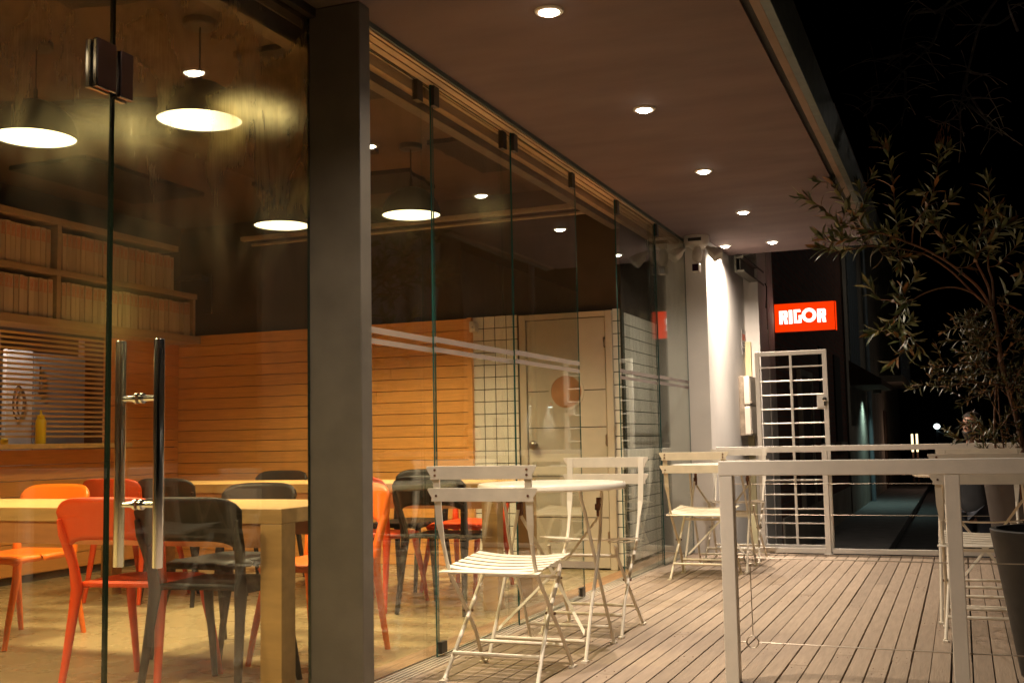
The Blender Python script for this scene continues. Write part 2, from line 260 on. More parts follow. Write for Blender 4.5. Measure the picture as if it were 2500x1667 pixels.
# ---------------------------------------------------------------- mesh helpers
class MB:
    def __init__(s): s.v = []; s.f = []; s.mi = []
    def add(s, vs, fs, mi=0):
        o = len(s.v); s.v += [tuple(v) for v in vs]; s.f += [tuple(i + o for i in f) for f in fs]; s.mi += [mi] * len(fs); return s
    def box(s, a, b, mi=0, jit=0):
        x0, y0, z0 = a; x1, y1, z1 = b
        if x0 > x1: x0, x1 = x1, x0
        if y0 > y1: y0, y1 = y1, y0
        if z0 > z1: z0, z1 = z1, z0
        return s.add([(x0, y0, z0), (x1, y0, z0), (x1, y1, z0), (x0, y1, z0), (x0, y0, z1), (x1, y0, z1), (x1, y1, z1), (x0, y1, z1)],
                     [(3, 2, 1, 0), (4, 5, 6, 7), (0, 1, 5, 4), (1, 2, 6, 5), (2, 3, 7, 6), (3, 0, 4, 7)], mi)
    def prism(s, pts, axis, a, b, mi=0):
        """extrude a 2-D outline (counter-clockwise) along an axis"""
        n = len(pts)
        def P(p, t):
            if axis == 'y': return (p[0], t, p[1])
            if axis == 'x': return (t, p[0], p[1])
            return (p[0], p[1], t)
        vs = [P(p, a) for p in pts] + [P(p, b) for p in pts]
        fs = [tuple(range(n)), tuple(range(2 * n - 1, n - 1, -1))] + [(i, i + n, (i + 1) % n + n, (i + 1) % n) for i in range(n)]
        return s.add(vs, fs, mi)
    def tube(s, pts, r, n=8, mi=0, flat=None, cap=True):
        """sweep along a polyline; r number or list; flat=(rx,ry) for an oval bar"""
        pts = [Vector(p) for p in pts]; k = len(pts)
        rs = r if isinstance(r, (list, tuple)) else [r] * k
        T = []
        for i in range(k):
            d = (pts[min(i + 1, k - 1)] - pts[max(i - 1, 0)])
            T.append(d.normalized() if d.length > 1e-9 else Vector((0, 0, 1)))
        up = Vector((0, 0, 1)) if abs(T[0].z) < 0.95 else Vector((1, 0, 0))
        u = T[0].cross(up).normalized(); w = u.cross(T[0]).normalized()
        vs = []
        for i in range(k):
            if i:
                q = T[i - 1].rotation_difference(T[i]); u = q @ u; u = (u - T[i] * u.dot(T[i])).normalized(); w = u.cross(T[i]).normalized()
            for j in range(n):
                a = 2 * PI * j / n
                vs.append(pts[i] + (u * math.cos(a) + w * math.sin(a)) * rs[i])
        fs = [(i * n + j, i * n + (j + 1) % n, (i + 1) * n + (j + 1) % n, (i + 1) * n + j) for i in range(k - 1) for j in range(n)]
        if cap: fs += [tuple(range(n - 1, -1, -1)), tuple(range((k - 1) * n, k * n))]
        return s.add(vs, fs, mi)
    def strip(s, pts, side, wd, th, mi=0):
        """flat bar along pts: width wd along 'side' vector (number or list), thickness th"""
        pts = [Vector(p) for p in pts]; k = len(pts); sd = Vector(side).normalized()
        ws = wd if isinstance(wd, (list, tuple)) else [wd] * k
        vs = []
        for i in range(k):
            t = (pts[min(i + 1, k - 1)] - pts[max(i - 1, 0)]).normalized(); nn = t.cross(sd).normalized()
            for a, b in ((-1, -1), (1, -1), (1, 1), (-1, 1)): vs.append(pts[i] + sd * ws[i] / 2 * a + nn * th / 2 * b)
        fs = [(i * 4 + j, i * 4 + (j + 1) % 4, (i + 1) * 4 + (j + 1) % 4, (i + 1) * 4 + j) for i in range(k - 1) for j in range(4)]
        fs += [(3, 2, 1, 0), tuple(range((k - 1) * 4, k * 4))]
        return s.add(vs, fs, mi)
    def lathe(s, prof, c=(0, 0, 0), n=28, mi=0, axis='z', closed=False):
        vs = []
        for r, z in prof:
            for j in range(n):
                a = 2 * PI * j / n; p = (r * math.cos(a), r * math.sin(a), z)
                if axis == 'y': p = (p[0], p[2], p[1])
                if axis == 'x': p = (p[2], p[0], p[1])
                vs.append((p[0] + c[0], p[1] + c[1], p[2] + c[2]))
        k = len(prof)
        fs = [(i * n + j, i * n + (j + 1) % n, (i + 1) * n + (j + 1) % n, (i + 1) * n + j) for i in range(k - 1) for j in range(n)]
        if prof[0][0] > 1e-6: fs.append(tuple(range(n - 1, -1, -1)))
        if prof[-1][0] > 1e-6: fs.append(tuple(range((k - 1) * n, k * n)))
        return s.add(vs, fs, mi)
    def build(s, name, mats, parent=None, smooth=False, bevel=0.0, solid=0.0, sub=0, at=None):
        me = bpy.data.meshes.new(name); me.from_pydata(s.v, [], s.f)
        if not isinstance(mats, (list, tuple)): mats = [mats]
        for m in mats: me.materials.append(m)
        if any(s.mi):
            for p, i in zip(me.polygons, s.mi): p.material_index = i
        bm = bmesh.new(); bm.from_mesh(me)
        bmesh.ops.remove_doubles(bm, verts=[v for v in bm.verts], dist=1e-6) if smooth else None
        bmesh.ops.recalc_face_normals(bm, faces=bm.faces); bm.to_mesh(me); bm.free()
        o = bpy.data.objects.new(name, me); COL.objects.link(o)
        if parent: o.parent = parent
        if at: o.location = at
        if smooth:
            for p in me.polygons: p.use_smooth = True
        if solid:
            m = o.modifiers.new('solid', 'SOLIDIFY'); m.thickness = solid; m.offset = 0
        if sub:
            m = o.modifiers.new('sub', 'SUBSURF'); m.levels = m.render_levels = sub
        if bevel:
            m = o.modifiers.new('bev', 'BEVEL'); m.width = bevel; m.segments = 2; m.limit_method = 'ANGLE'; m.angle_limit = math.radians(40)
        if smooth and not sub:
            try:
                me.set_sharp_from_angle(angle=math.radians(42))
            except Exception: pass
        return o

def tag(o, label=None, cat=None, group=None, kind=None):
    if label: o['label'] = label
    if cat: o['category'] = cat
    if group: o['group'] = group
    if kind: o['kind'] = kind
    return o
def thing(name, label, cat, loc=(0, 0, 0), rz=0.0, group=None):
    o = bpy.data.objects.new(name, None); COL.objects.link(o); o.location = loc; o.rotation_euler = (0, 0, rz)
    o.empty_display_size = 0.1
    return tag(o, label, cat, group)
def dup(o, loc=None, rz=None, label=None, parent=None, swap=None):
    c = o.copy(); COL.objects.link(c)
    if parent is not None: c.parent = parent
    if loc is not None: c.location = loc
    if rz is not None: c.rotation_euler = (0, 0, rz)
    if label: c['label'] = label
    if swap and c.type == 'MESH' and c.data.materials and c.data.materials[0] in swap:
        me = c.data.copy(); me.materials[0] = swap[c.data.materials[0]]; c.data = me
    for ch in [x for x in bpy.data.objects if x.parent == o and x != c]:
        dup(ch, parent=c, swap=swap)
    return c
def arcpts(c, r, a0, a1, n):
    return [(c[0] + r * math.cos(a0 + (a1 - a0) * i / n), c[1] + r * math.sin(a0 + (a1 - a0) * i / n)) for i in range(n + 1)]
def rr(x0, y0, x1, y1, r, n=3):
    p = []
    for cx, cy, a in ((x1 - r, y1 - r, 0), (x0 + r, y1 - r, PI / 2), (x0 + r, y0 + r, PI), (x1 - r, y0 + r, 1.5 * PI)):
        p += arcpts((cx, cy), r, a, a + PI / 2, n)
    return p

# ---------------------------------------------------------------- camera
cam = bpy.data.cameras.new('camera'); co = bpy.data.objects.new('camera', cam); COL.objects.link(co)
cam.sensor_width = 36; cam.lens = 2718.097 / 2500 * 36; cam.clip_end = 500; cam.clip_start = 0.05
yaw, pitch, roll = -0.381618678, 0.0895153918, -0.0189195548
fw = Vector((math.sin(yaw) * math.cos(pitch), math.cos(yaw) * math.cos(pitch), math.sin(pitch)))
rt = Vector((math.cos(yaw), -math.sin(yaw), 0)); up = rt.cross(fw)
c_, s_ = math.cos(roll), math.sin(roll)
R0 = rt * c_ + up * s_; U0 = up * c_ - rt * s_
mw = Matrix((R0, U0, -fw)).transposed().to_4x4(); mw.translation = (0, 0, 1.0); co.matrix_world = mw
sc.camera = co

# ---------------------------------------------------------------- world (night)
w = bpy.data.worlds.new('World'); sc.world = w; w.use_nodes = True
WN = w.node_tree.nodes; sky = WN.new('ShaderNodeTexSky'); sky.sky_type = 'NISHITA'; sky.sun_disc = False
sky.sun_elevation = math.radians(-9); sky.sun_rotation = math.radians(160)
w.node_tree.links.new(sky.outputs[0], WN['Background'].inputs[0]); WN['Background'].inputs[1].default_value = 0.05
sc.view_settings.view_transform = 'Standard'; sc.view_settings.look = 'None'; sc.view_settings.exposure = 0; sc.view_settings.gamma = 1
cy = sc.cycles
cy.max_bounces = 14; cy.transparent_max_bounces = 40; cy.glossy_bounces = 6; cy.transmission_bounces = 12; cy.diffuse_bounces = 6
cy.sample_clamp_indirect = 4.0; cy.use_denoising = True; cy.caustics_reflective = False; cy.caustics_refractive = False

def spot(name, loc, energy, col, size_deg, blend, radius, parent=None, rot=(0, 0, 0)):
    l = bpy.data.lights.new(name, 'SPOT'); l.energy = energy; l.color = col; l.spot_size = math.radians(size_deg); l.spot_blend = blend; l.shadow_soft_size = radius
    o = bpy.data.objects.new(name, l); COL.objects.link(o); o.location = loc; o.rotation_euler = rot
    if parent: o.parent = parent
    return o
def point(name, loc, energy, col, radius, parent=None):
    l = bpy.data.lights.new(name, 'POINT'); l.energy = energy; l.color = col; l.shadow_soft_size = radius
    o = bpy.data.objects.new(name, l); COL.objects.link(o); o.location = loc
    if parent: o.parent = parent
    return o

# ================================================================ SETTING
# street level (one sheet to the horizon)
SZ = -0.5
m = MB(); m.add([(-250, -60, SZ), (250, -60, SZ), (250, 400, SZ), (-250, 400, SZ)], [(0, 1, 2, 3)])
tag(m.build('street_ground', M['asphalt']), kind='structure')
m = MB(); m.box((-2.6, 12.6, SZ + .004), (-0.9, 120, SZ + .12)); tag(m.build('pavement', M['pavement'], bevel=.01), kind='structure')
# timber deck: separate boards with open joints over a dark void
m = MB(); pitch_b = 0.0836; x = -0.0095 - pitch_b * 27
boards = []
while x < 2.2:
    y = -1.6; first = True
    while y < 9.815:
        ln = rnd.uniform(2.2, 4.2) if not first else rnd.uniform(0.8, 4.0); first = False
        y2 = min(y + ln, 9.815)
        if 9.815 - y2 < 0.5: y2 = 9.815
        j = rnd.uniform(-.002, .002); hz = rnd.uniform(-.0015, .0008)
        x0, x1 = x + .0028 + j, x + pitch_b - .0028 + j
        m.box((x0, y + .0015, -.028), (x1, y2 - .0015, hz)); boards.append((x0, x1, y, y2))
        y = y2
    x += pitch_b
# front edge closing board
m.box((-2.24, 9.82, -.03), (2.2, 9.845, -.001))
tag(m.build('deck', M['deck'], bevel=.0018), kind='structure')
m = MB(); m.add([(-2.4, -1.6, -.032), (2.3, -1.6, -.032), (2.3, 9.9, -.032), (-2.4, 9.9, -.032)], [(0, 1, 2, 3)])
m.box((-2.25, 9.846, -.46), (2.3, 9.862, -.034))
tag(m.build('deck_base', M['dark_void']), kind='structure')
m = MB()
for x0, x1, y0, y1 in boards:
    for yy in (y0 + .06, y1 - .06):
        for xx in (x0 + .018, x1 - .018):
            if -2.3 < xx < 1.2 and yy > 3.5: m.lathe([(.0028, -.002), (.0028, .0010), (0, .0012)], (xx, yy, 0), n=6)
tag(m.build('deck_screws', M['rust']), kind='stuff', label='rusty screw heads along the deck boards', cat='screws')
# interior floor
m = MB(); m.add([(-6.75, -.2, 0), (-2.425, -.2, 0), (-2.425, 9.8, 0), (-6.75, 9.8, 0)], [(0, 1, 2, 3)])
tag(m.build('interior_floor', M['floor']), kind='structure')

# ================================================================ RESTAURANT BUILDING
B = thing('restaurant_building', 'low restaurant building with glass front, brown soffit and cedar lined dining room', 'building', (-4, 5, 0))
def bpart(mb, name, mt, **k):
    o = mb.build(name, mt, **k); o.parent = B; o.matrix_parent_inverse = Matrix.Translation((4, -5, 0)); return o
def sub_of(p, mb, name, mt, **k):
    o = mb.build(name, mt, **k); o.parent = p; o.matrix_parent_inverse = p.matrix_parent_inverse.copy() if p.parent else Matrix(); 
    if p.parent: o.matrix_parent_inverse = Matrix.Translation((0, 0, 0))
    return o
CZ = 2.773
# canopy slab and soffit
m = MB(); m.box((-2.226, -2, CZ), (-.755, 10.81, 3.05)); soff = bpart(m, 'soffit', M['soffit'])
m = MB(); m.box((-.755, -2, CZ + .02), (-.718, 10.81, 3.05)); bpart(m, 'shadow_gap', M['groove'])
m = MB(); m.box((-.718, -2, CZ - .004), (-.677, 10.81, 3.05)); bpart(m, 'fascia', M['fascia'], bevel=.003)
m = MB(); m.box((-.677, -2, CZ - .006), (-.640, 10.83, 3.06)); m.box((-.640, -2, CZ - .016), (-.632, 10.83, 2.90)); bpart(m, 'drip_edge', M['drip'], bevel=.002)
m = MB(); m.box((-9, -2, 3.06), (-.80, 10.80, 3.3)); bpart(m, 'roof', M['dark_render'])
# interior ceiling and closing walls
m = MB(); m.box((-6.9, -.2, 3.04), (-2.43, 9.8, 3.055)); bpart(m, 'interior_ceiling', M['int_ceil'])
m = MB(); m.box((-6.9, -.35, 0), (-2.43, -.2, 3.04)); bpart(m, 'rear_wall', M['dark_wall'])
m = MB(); m.box((-6.9, 8.41, 2.024), (-2.62, 8.5, 3.04)); m.box((-6.9, 8.43, 0), (-2.62, 8.5, 2.02)); bpart(m, 'end_wall', M['dark_wall'])
# recess behind the last panes: tiled return and dark upper wall
m = MB(); m.box((-2.56, 8.5, 2.03), (-2.50, 9.75, 3.04)); bpart(m, 'recess_wall', M['dark_wall'])
m = MB(); m.box((-2.62, 8.40, 0), (-2.44, 8.47, 3.04), 0); bpart(m, 'recess_post', M['dark_wall'])
def tiles(mb, xs, zs, yf, mi=0):
    for xa, xb in xs:
        for za, zb in zs: mb.box((xa + .0034, yf, za + .0034), (xb - .0034, yf + .012, zb - .0034), mi)
m = MB(); zs = [(2.026 - .1 * (k + 1), 2.026 - .1 * k) for k in range(20)]
xs = [(-2.506 - .1 * (k + 1), -2.506 - .1 * k) for k in range(8, 13)]; xs = [x for x in xs if x[0] > -3.72]
tiles(m, [(-3.306 - .1 * (k + 1), -3.306 - .1 * k) for k in range(4)], zs, 8.362)
bpart(m, 'tile_wall', M['tile'], bevel=.0012); m = MB()
tiles(m, [(-2.506, -2.440)], zs, 8.362); bpart(m, 'tile_strip', M['tile'], bevel=.0012); m = MB()
for k in range(12):
    ya = 8.49 + k * .1
    for za, zb in zs: m.box((-2.498, ya + .0034, za + .0034), (-2.488, ya + .0966, zb - .0034))
bpart(m, 'recess_tile_wall', M['tile'], bevel=.0012)
m = MB(); m.box((-3.706, 8.367, .02), (-2.43, 8.43, 2.022)); m.box((-2.56, 8.48, .02), (-2.493, 9.75, 2.025)); bpart(m, 'grout_backing', M['grout'])
# cedar cladding on the end wall: staggered boards
m = MB(); z = 2.018
while z > 0.03:
    zb = max(z - .0965, .0); xx = -6.70 - rnd.uniform(0, 1.2)
    while xx < -3.76:
        xe = xx + rnd.uniform(2.2, 3.9)
        if xe > -3.98: xe = -3.742
        a = max(xx, -6.70)
        if xe - a > .02: m.box((a + .001, 8.338, zb + .0026), (xe - .001, 8.40, z - .0026))
        xx = xe
    z = zb
bpart(m, 'wood_cladding', M['clad'], bevel=.0012)
m = MB(); m.box((-3.740, 8.325, 0), (-3.700, 8.405, 2.022)); bpart(m, 'cladding_end_trim', M['clad'], bevel=.002)
# cream door with porthole
m = MB(); m.box((-3.222, 8.350, .012), (-2.566, 8.385, 1.962)); dr = m.build('door', M['door_paint'], bevel=.003); dr.parent = B; dr.matrix_parent_inverse = Matrix.Translation((4, -5, 0))
def dsub(mb, name, mt, par, **k):
    o = mb.build(name, mt, **k); o.parent = par; return o
m = MB(); m.box((-3.285, 8.335, 0), (-3.228, 8.39, 2.012)); m.box((-2.560, 8.335, 0), (-2.504, 8.39, 2.012)); m.box((-3.228, 8.335, 1.968), (-2.560, 8.39, 2.012))
dsub(m, 'door_frame', M['door_frame'], dr, bevel=.004)
for zz, ja, jb in ((1.393, -3.218, -3.045), (1.393, -2.745, -2.570), (1.102, -3.218, -2.570), (.72, -3.218, -2.570), (.40, -3.218, -2.570)):
    m = MB(); m.box((ja, 8.3485, zz - .003), (jb, 8.3515, zz + .003)); dsub(m, 'panel_joint', M['groove'], dr)
m = MB(); m.lathe([(.128, 0), (.128, -.006), (.148, -.006), (.148, 0)], (-2.895, 8.349, 1.385), axis='y', n=40); dsub(m, 'porthole_ring', M['door_frame'], dr, smooth=True)
m = MB(); m.lathe([(0.127, -.002), (.127, -.003), (0, -.003)], (-2.895, 8.349, 1.385), axis='y', n=40); dsub(m, 'porthole', M['port'], dr)
m = MB(); m.lathe([(.02, 0), (.012, -.03), (.034, -.045), (.036, -.062), (.024, -.076), (0, -.08)], (-3.163, 8.35, .968), axis='y', n=20); dsub(m, 'knob', M['brass'], dr, smooth=True)
for zz in (1.766, .999, .25):
    m = MB(); m.lathe([(.007, -.045), (.007, .045)], (-2.566, 8.345, zz), n=10); m.box((-2.58, 8.346, zz - .04), (-2.566, 8.3495, zz + .04)); dsub(m, 'hinge', M['brass'], dr)
# kitchen wall on the left: counter front, hatch frame, upper wall
m = MB(); z = 1.008
while z > .06:
    zb = z - .118; yy = 1.0
    while yy < 8.33:
        ye = min(yy + rnd.uniform(2.4, 4), 8.335)
        m.box((-6.72, yy + .001, max(zb, .06) + .0026), (-6.652, ye - .001, z - .0026)); yy = ye
    z = zb
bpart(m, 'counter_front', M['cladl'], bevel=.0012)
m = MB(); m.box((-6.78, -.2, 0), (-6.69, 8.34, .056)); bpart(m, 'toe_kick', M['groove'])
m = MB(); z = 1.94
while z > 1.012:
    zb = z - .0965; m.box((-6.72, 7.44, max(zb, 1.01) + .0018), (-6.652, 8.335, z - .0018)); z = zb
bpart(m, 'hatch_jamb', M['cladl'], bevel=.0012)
m = MB(); m.box((-6.95, -.2, 1.95), (-6.70, 8.41, 3.04)); m.box((-6.95, -.2, 0.0), (-6.79, 3.9, 1.95)); bpart(m, 'kitchen_wall', M['dark_wall'])
m = MB(); m.box((-6.95, 3.9, 1.012), (-6.40, 7.44, 1.05)); bpart(m, 'counter_top', M['table_wood'], bevel=.004)
# kitchen volume seen through the slats
m = MB(); m.box((-8.7, 3.5, 0), (-8.62, 9.2, 2.4)); bpart(m, 'kitchen_back_wall', M['kitchen_brown'])
m = MB(); m.box((-8.7, 3.5, 2.4), (-6.95, 9.2, 2.45)); m.box((-8.7, 9.2, 0), (-6.95, 9.28, 2.4)); m.box((-8.7, 3.4, 0), (-6.95, 3.5, 2.4)); bpart(m, 'kitchen_ceiling', M['kitchen_brown'])
m = MB(); m.box((-7.40, 7.875, 0), (-7.33, 9.2, 2.4)); m.box((-7.45, 3.5, 0), (-7.36, 6.95, 2.4)); bpart(m, 'kitchen_partition', M['kitchen_brown'])
m = MB(); m.box((-8.7, 3.5, -.02), (-6.78, 9.2, 0)); bpart(m, 'kitchen_floor', M['pavement'])
m = MB(); k = 0; z = 1.905
while z > 1.08:
    m.box((-6.703, 3.9, z - .009), (-6.690, 7.44, z + .009)); z -= .0398
bpart(m, 'hatch_slats', M['slat'], bevel=.001)['kind'] = 'stuff'
# white end wall, its side, the stepped walls beyond
m = MB(); m.box((-2.60, 9.755, SZ), (-2.044, 11.62, 2.90)); bpart(m, 'white_wall', M['wall_white'], bevel=.003)
m = MB(); m.box((-2.60, 11.62, SZ), (-1.896, 12.15, 3.6)); bpart(m, 'stepped_wall', M['wall_white'], bevel=.004)
m = MB(); m.box((-2.60, 12.15, SZ), (-1.886, 12.555, 3.8)); bpart(m, 'rough_pier', M['stone'], bevel=.006)
m = MB(); m.box((-1.985, 10.82, 2.605), (-1.965, 12.0, 2.768)); m.box((-1.965, 10.82, 2.745), (-1.89, 12.0, 2.765)); m.box((-1.965, 10.82, 2.607), (-1.89, 12.0, 2.627)); m.box((-1.935, 10.83, 2.627), (-1.928, 11.99, 2.745)); bpart(m, 'steel_lintel', M['lintel'], bevel=.002)
m = MB(); m.tube([(-1.885, 12.02, 2.64), (-1.87, 12.03, 2.60), (-1.862, 11.95, 2.5), (-1.866, 11.9, 2.36)], .006, n=6); bpart(m, 'sign_cable', M['cord'])
# yellow door post on the step
m = MB(); m.box((-2.044, 11.56, SZ), (-1.985, 11.618, 1.98)); m.box((-1.95, 11.575, SZ), (-1.905, 11.618, 1.75)); bpart(m, 'yellow_door_post', M['yellow_paint'], bevel=.003)
# pillar
m = MB(); m.box((-2.405, 3.800, -.03), (-2.158, 3.885, 2.772)); bpart(m, 'steel_pillar', M['pillar'], bevel=.005)
# header with sliding tracks (grooves are the dark gaps between the bars)
m = MB(); m.box((-2.60, 3.94, 2.775), (-2.228, 9.755, 3.03)); m.box((-2.60, -.2, 2.775), (-2.228, 3.94, 3.03)); bpart(m, 'header_beam', M['header'])
m = MB()
for xa, xb in ((-2.252, -2.237), (-2.297, -2.262), (-2.342, -2.307), (-2.372, -2.352)):
    m.box((xa, 3.887, 2.742), (xb, 9.753, 2.774))
bpart(m, 'ceiling_track', M['track_al'], bevel=.001)
m = MB(); m.box((-2.236, 3.887, 2.750), (-2.2265, 9.753, 2.7745)); bpart(m, 'track_edge_strip', M['drip'])
m = MB(); m.box((-2.43, 3.887, 2.70), (-2.385, 9.74, 2.774)); bpart(m, 'inner_header_lip', M['header_lip'], bevel=.002)
m = MB(); m.box((-2.50, 3.887, 2.66), (-2.432, 8.40, 3.03)); m.box((-2.50, -.2, 2.62), (-2.43, 3.84, 3.03)); bpart(m, 'inner_beam', M['header'], bevel=.002)
m = MB(); m.box((-2.46, -.2, 2.735), (-2.36, 3.80, 2.774)); bpart(m, 'door_header', M['black_metal'], bevel=.002)
m = MB(); m.box((-2.43, -.2, 2.700), (-2.42, 3.80, 2.735)); bpart(m, 'door_header_lip', M['header_lip'])
# threshold and floor tracks
m = MB(); m.box((-2.48, -.2, .0015), (-2.349, 3.84, .004)); m.box((-2.48, 3.84, -.02), (-2.349, 9.75, .006)); bpart(m, 'threshold', M['thresh'], bevel=.001)
m = MB()
for xa, xb in ((-2.347, -2.337), (-2.325, -2.313), (-2.301, -2.289), (-2.277, -2.265), (-2.253, -2.241)): m.box((xa, -.2, -.02), (xb, 9.75, .005))
bpart(m, 'floor_track', M['floor_track'], bevel=.001)
m = MB(); m.box((-2.36, -.2, -.03), (-2.235, 9.755, -.012)); bpart(m, 'track_channel', M['groove'])
# acoustic panels on the ceiling
AC = [((-4.75, 5.35), 1.6, 0.75, .35), ((-3.1, 5.15), .62, .95, .0), ((-5.6, 4.3), .8, 1.6, .1), ((-3.35, 3.45), .55, .9, .15), ((-4.4, 7.5), 1.3, .6, .1), ((-2.95, 7.1), .6, .9, 0), ((-5.9, 6.6), .7, 1.3, .0), ((-3.9, 6.2), .7, .9, .25), ((-4.4, 3.15), .9, .5, .2)]
apnl = None
for i, ((ax, ay), wx, wy, rz) in enumerate(AC):
    lab = ['long dark acoustic panel on ceiling behind the left pendant lamps', 'dark ceiling panel just inside the sliding glass', 'wide dark foam panel on ceiling above bookshelf', 'dark foam panel at top of the glass door', 'dark panel above the projector screen case', 'dark panel beside the right pendant canopy', 'dark panel at far left ceiling corner', 'dark panel between the two lamp rows', 'ragged dark foam panel at ceiling top left'][i]
    n = 36; pts = []
    for k in range(n):
        t = k / n * 4; sd = int(t); f = t - sd
        p = [(-1 + 2 * f, -1), (1, -1 + 2 * f), (1 - 2 * f, 1), (-1, 1 - 2 * f)][sd]
        pts.append((p[0] * wx / 2 + rnd.uniform(-.012, .012), p[1] * wy / 2 + rnd.uniform(-.012, .012)))
    m = MB(); m.prism(pts, 'z', -.03, 0)
    o = m.build('acoustic_panel', M['acoustic'], at=(ax, ay, 3.039)); o.rotation_euler = (0, 0, rz)
    tag(o, lab, 'acoustic panel', 'dark acoustic panels on the dining room ceiling')

# ================================================================ GLAZING
def pane(name, label, xg, y0, y1, z0, z1, gm, em, th=.008, group=None, stripes=True, clamps=()):
    t = thing(name, label, 'glass panel', (xg, (y0 + y1) / 2, 0), group=group)
    a = (y1 - y0) / 2
    m = MB(); m.box((-th / 2, -a, z0), (th / 2, a, z1)); m.mi = [1, 1, 1, 0, 1, 0]
    m.build('glass', [gm, em], t)
    if stripes:
        for za, zb in ((1.480, 1.507), (1.433, 1.457)):
            s = MB(); s.box((th / 2 + .0003, -a + .002, za), (th / 2 + .0009, a - .002, zb)); s.build('frosted_stripe', M['frost'], t)
    for yy, zc in clamps:
        s = MB(); s.box((-.014, yy - .03 - (y0 + y1) / 2, zc - (.05 if zc > 1 else .032)), (.014, yy + .03 - (y0 + y1) / 2, zc + (.05 if zc > 1 else .022))); s.build('clamp', M['black_metal'], t, bevel=.002)
    return t
G = 'glass panels along the terrace front'
TZ = 2.738
pane('glass_panel', 'fixed clear glass panel right of the grey pillar', -2.352, 3.89, 4.86, .008, TZ, M['glass_pane'], M['glass_edge'], group=G, clamps=((4.70, 2.69),))
pane('glass_panel', 'sliding glass panel behind the nearest white chair', -2.322, 4.775, 5.81, .008, TZ, M['glass_pane'], M['glass_edge'], group=G, clamps=((4.82, 2.69), (5.70, 2.69), (4.83, .05)))
pane('glass_panel', 'hazy sliding glass panel in front of the cream door', -2.287, 5.73, 6.86, .008, TZ, M['glass_pane'], M['glass_edge'], group=G, clamps=((5.78, 2.69), (6.80, 2.69), (6.81, .05)))
pane('glass_panel', 'glass panel beyond the open gap, beside the white tile wall', -2.262, 7.69, 8.78, .008, TZ, M['glass_pane'], M['glass_edge'], group=G, clamps=((7.74, 2.69),))
pane('glass_panel', 'last glass panel touching the white wall', -2.232, 8.71, 9.752, .008, TZ, M['glass_pane'], M['glass_edge'], group=G, clamps=((8.76, 2.69),))
pane('fixed_glass_panel', 'large fixed glass sheet left of the door edge', -2.396, .4, 2.668, .008, 2.735, M['glass_door'], M['glass_edge_dark'], th=.012, stripes=False)
dg = pane('glass_door', 'glass entrance door with long polished double bar handle', -2.396, 2.680, 3.797, .008, 2.735, M['glass_door'], M['glass_edge_dark'], th=.012, stripes=False)
dg['category'] = 'door'
yc = (2.680 + 3.797) / 2; hy = 2.815 - yc
h = MB()
h.v = []
handle_bar = []
for sx in (-1, 1):
    m = MB(); m.lathe([(0, .633), (.0158, .633), (.0168, .635), (.0168, 1.339), (.0158, 1.341), (0, 1.341)], (sx * .0755, hy, 0), n=24)
    handle_bar.append(m.build('handle_bar', M['chrome'], dg, smooth=True))
for zz in (1.157, .826):
    m = MB(); m.lathe([(.0095, -.062), (.0095, -.017), (.0165, -.016), (.0165, -.0065), (.013, -.0065)], (0, hy, zz), n=20, axis='x')
    m.lathe([(.013, .0065), (.0165, .0065), (.0165, .016), (.0095, .017), (.0095, .062)], (0, hy, zz), n=20, axis='x')
    m.build('handle_post', M['chrome'], dg, smooth=True)
m = MB(); m.box((.0065, 2.684 - yc, 2.088), (.024, 2.744 - yc, 2.238)); m.box((-.024, 2.684 - yc, 2.085), (-.0065, 2.744 - yc, 2.238)); m.build('patch_hinge', M['chrome_dark'], dg, bevel=.004)
t = thing('patch_fitting', 'smoked chrome patch fitting clamped on the fixed glass edge', 'fitting', (-2.396, 2.632, 2.168))
m = MB(); m.box((.0065, -.05, -.075), (.024, .036, .078)); m.build('outer_plate', M['chrome_dark'], t, bevel=.004)
m = MB(); m.box((-.024, -.05, -.075), (-.0065, .036, .078)); m.build('inner_plate', M['chrome_dark'], t, bevel=.004)

# ================================================================ DOWNLIGHTS
DL = [(-1.50, 4.22, 'nearest recessed downlight at the top of the soffit'), (-1.505, 5.73, 'second recessed downlight from the camera in the soffit'), (-1.512, 7.26, 'third recessed downlight in the soffit row'),
      (-1.518, 8.745, 'fourth recessed downlight, above the far white table'), (-1.522, 10.23, 'farthest recessed downlight in the soffit row'), (-1.955, 10.235, 'recessed downlight close to the white wall'),
      (-1.495, 2.71, 'added unseen recessed downlight in the soffit over the entrance, nearest the viewer')]
d0 = None
for i, (x, y, lab) in enumerate(DL):
    if d0 is None:
        d0 = t = thing('downlight', lab, 'downlight', (x, y, CZ), group='recessed downlights in the terrace soffit')
        m = MB(); m.lathe([(.040, .0), (.040, -.005), (.046, -.009), (.058, -.007), (.062, -.001), (.062, 0)], n=32); m.build('trim_ring', M['trim'], t, smooth=True)
        m = MB(); m.lathe([(.0395, -.0015), (.037, -.010), (.024, -.018), (0, -.0205)], n=32); m.build('lens', M['spot_glow'], t, smooth=True)
        spot('beam', (0, 0, -.027), 190, (1.0, .83, .66), 64, 1.0, .012, t); spot('spill', (0, 0, -.027), 94, (1.0, .83, .66), 138, .9, .012, t)
    else:
        t = dup(d0, (x, y, CZ), label=lab)
        if y < 3:      # added fitting out of view, brighter than the others to light the railing
            for ch in t.children:
                if ch.type == 'LIGHT': ch.data = ch.data.copy(); ch.data.energy *= 1.5
        if x < -1.9:   # wall washer beside the white wall
            for ch in t.children:
                if ch.type == 'LIGHT' and ch.name.startswith('spill'): ch.data = ch.data.copy(); ch.data.energy *= 2.6; ch.data.spot_blend = .6; ch.data.spot_size = math.radians(158)

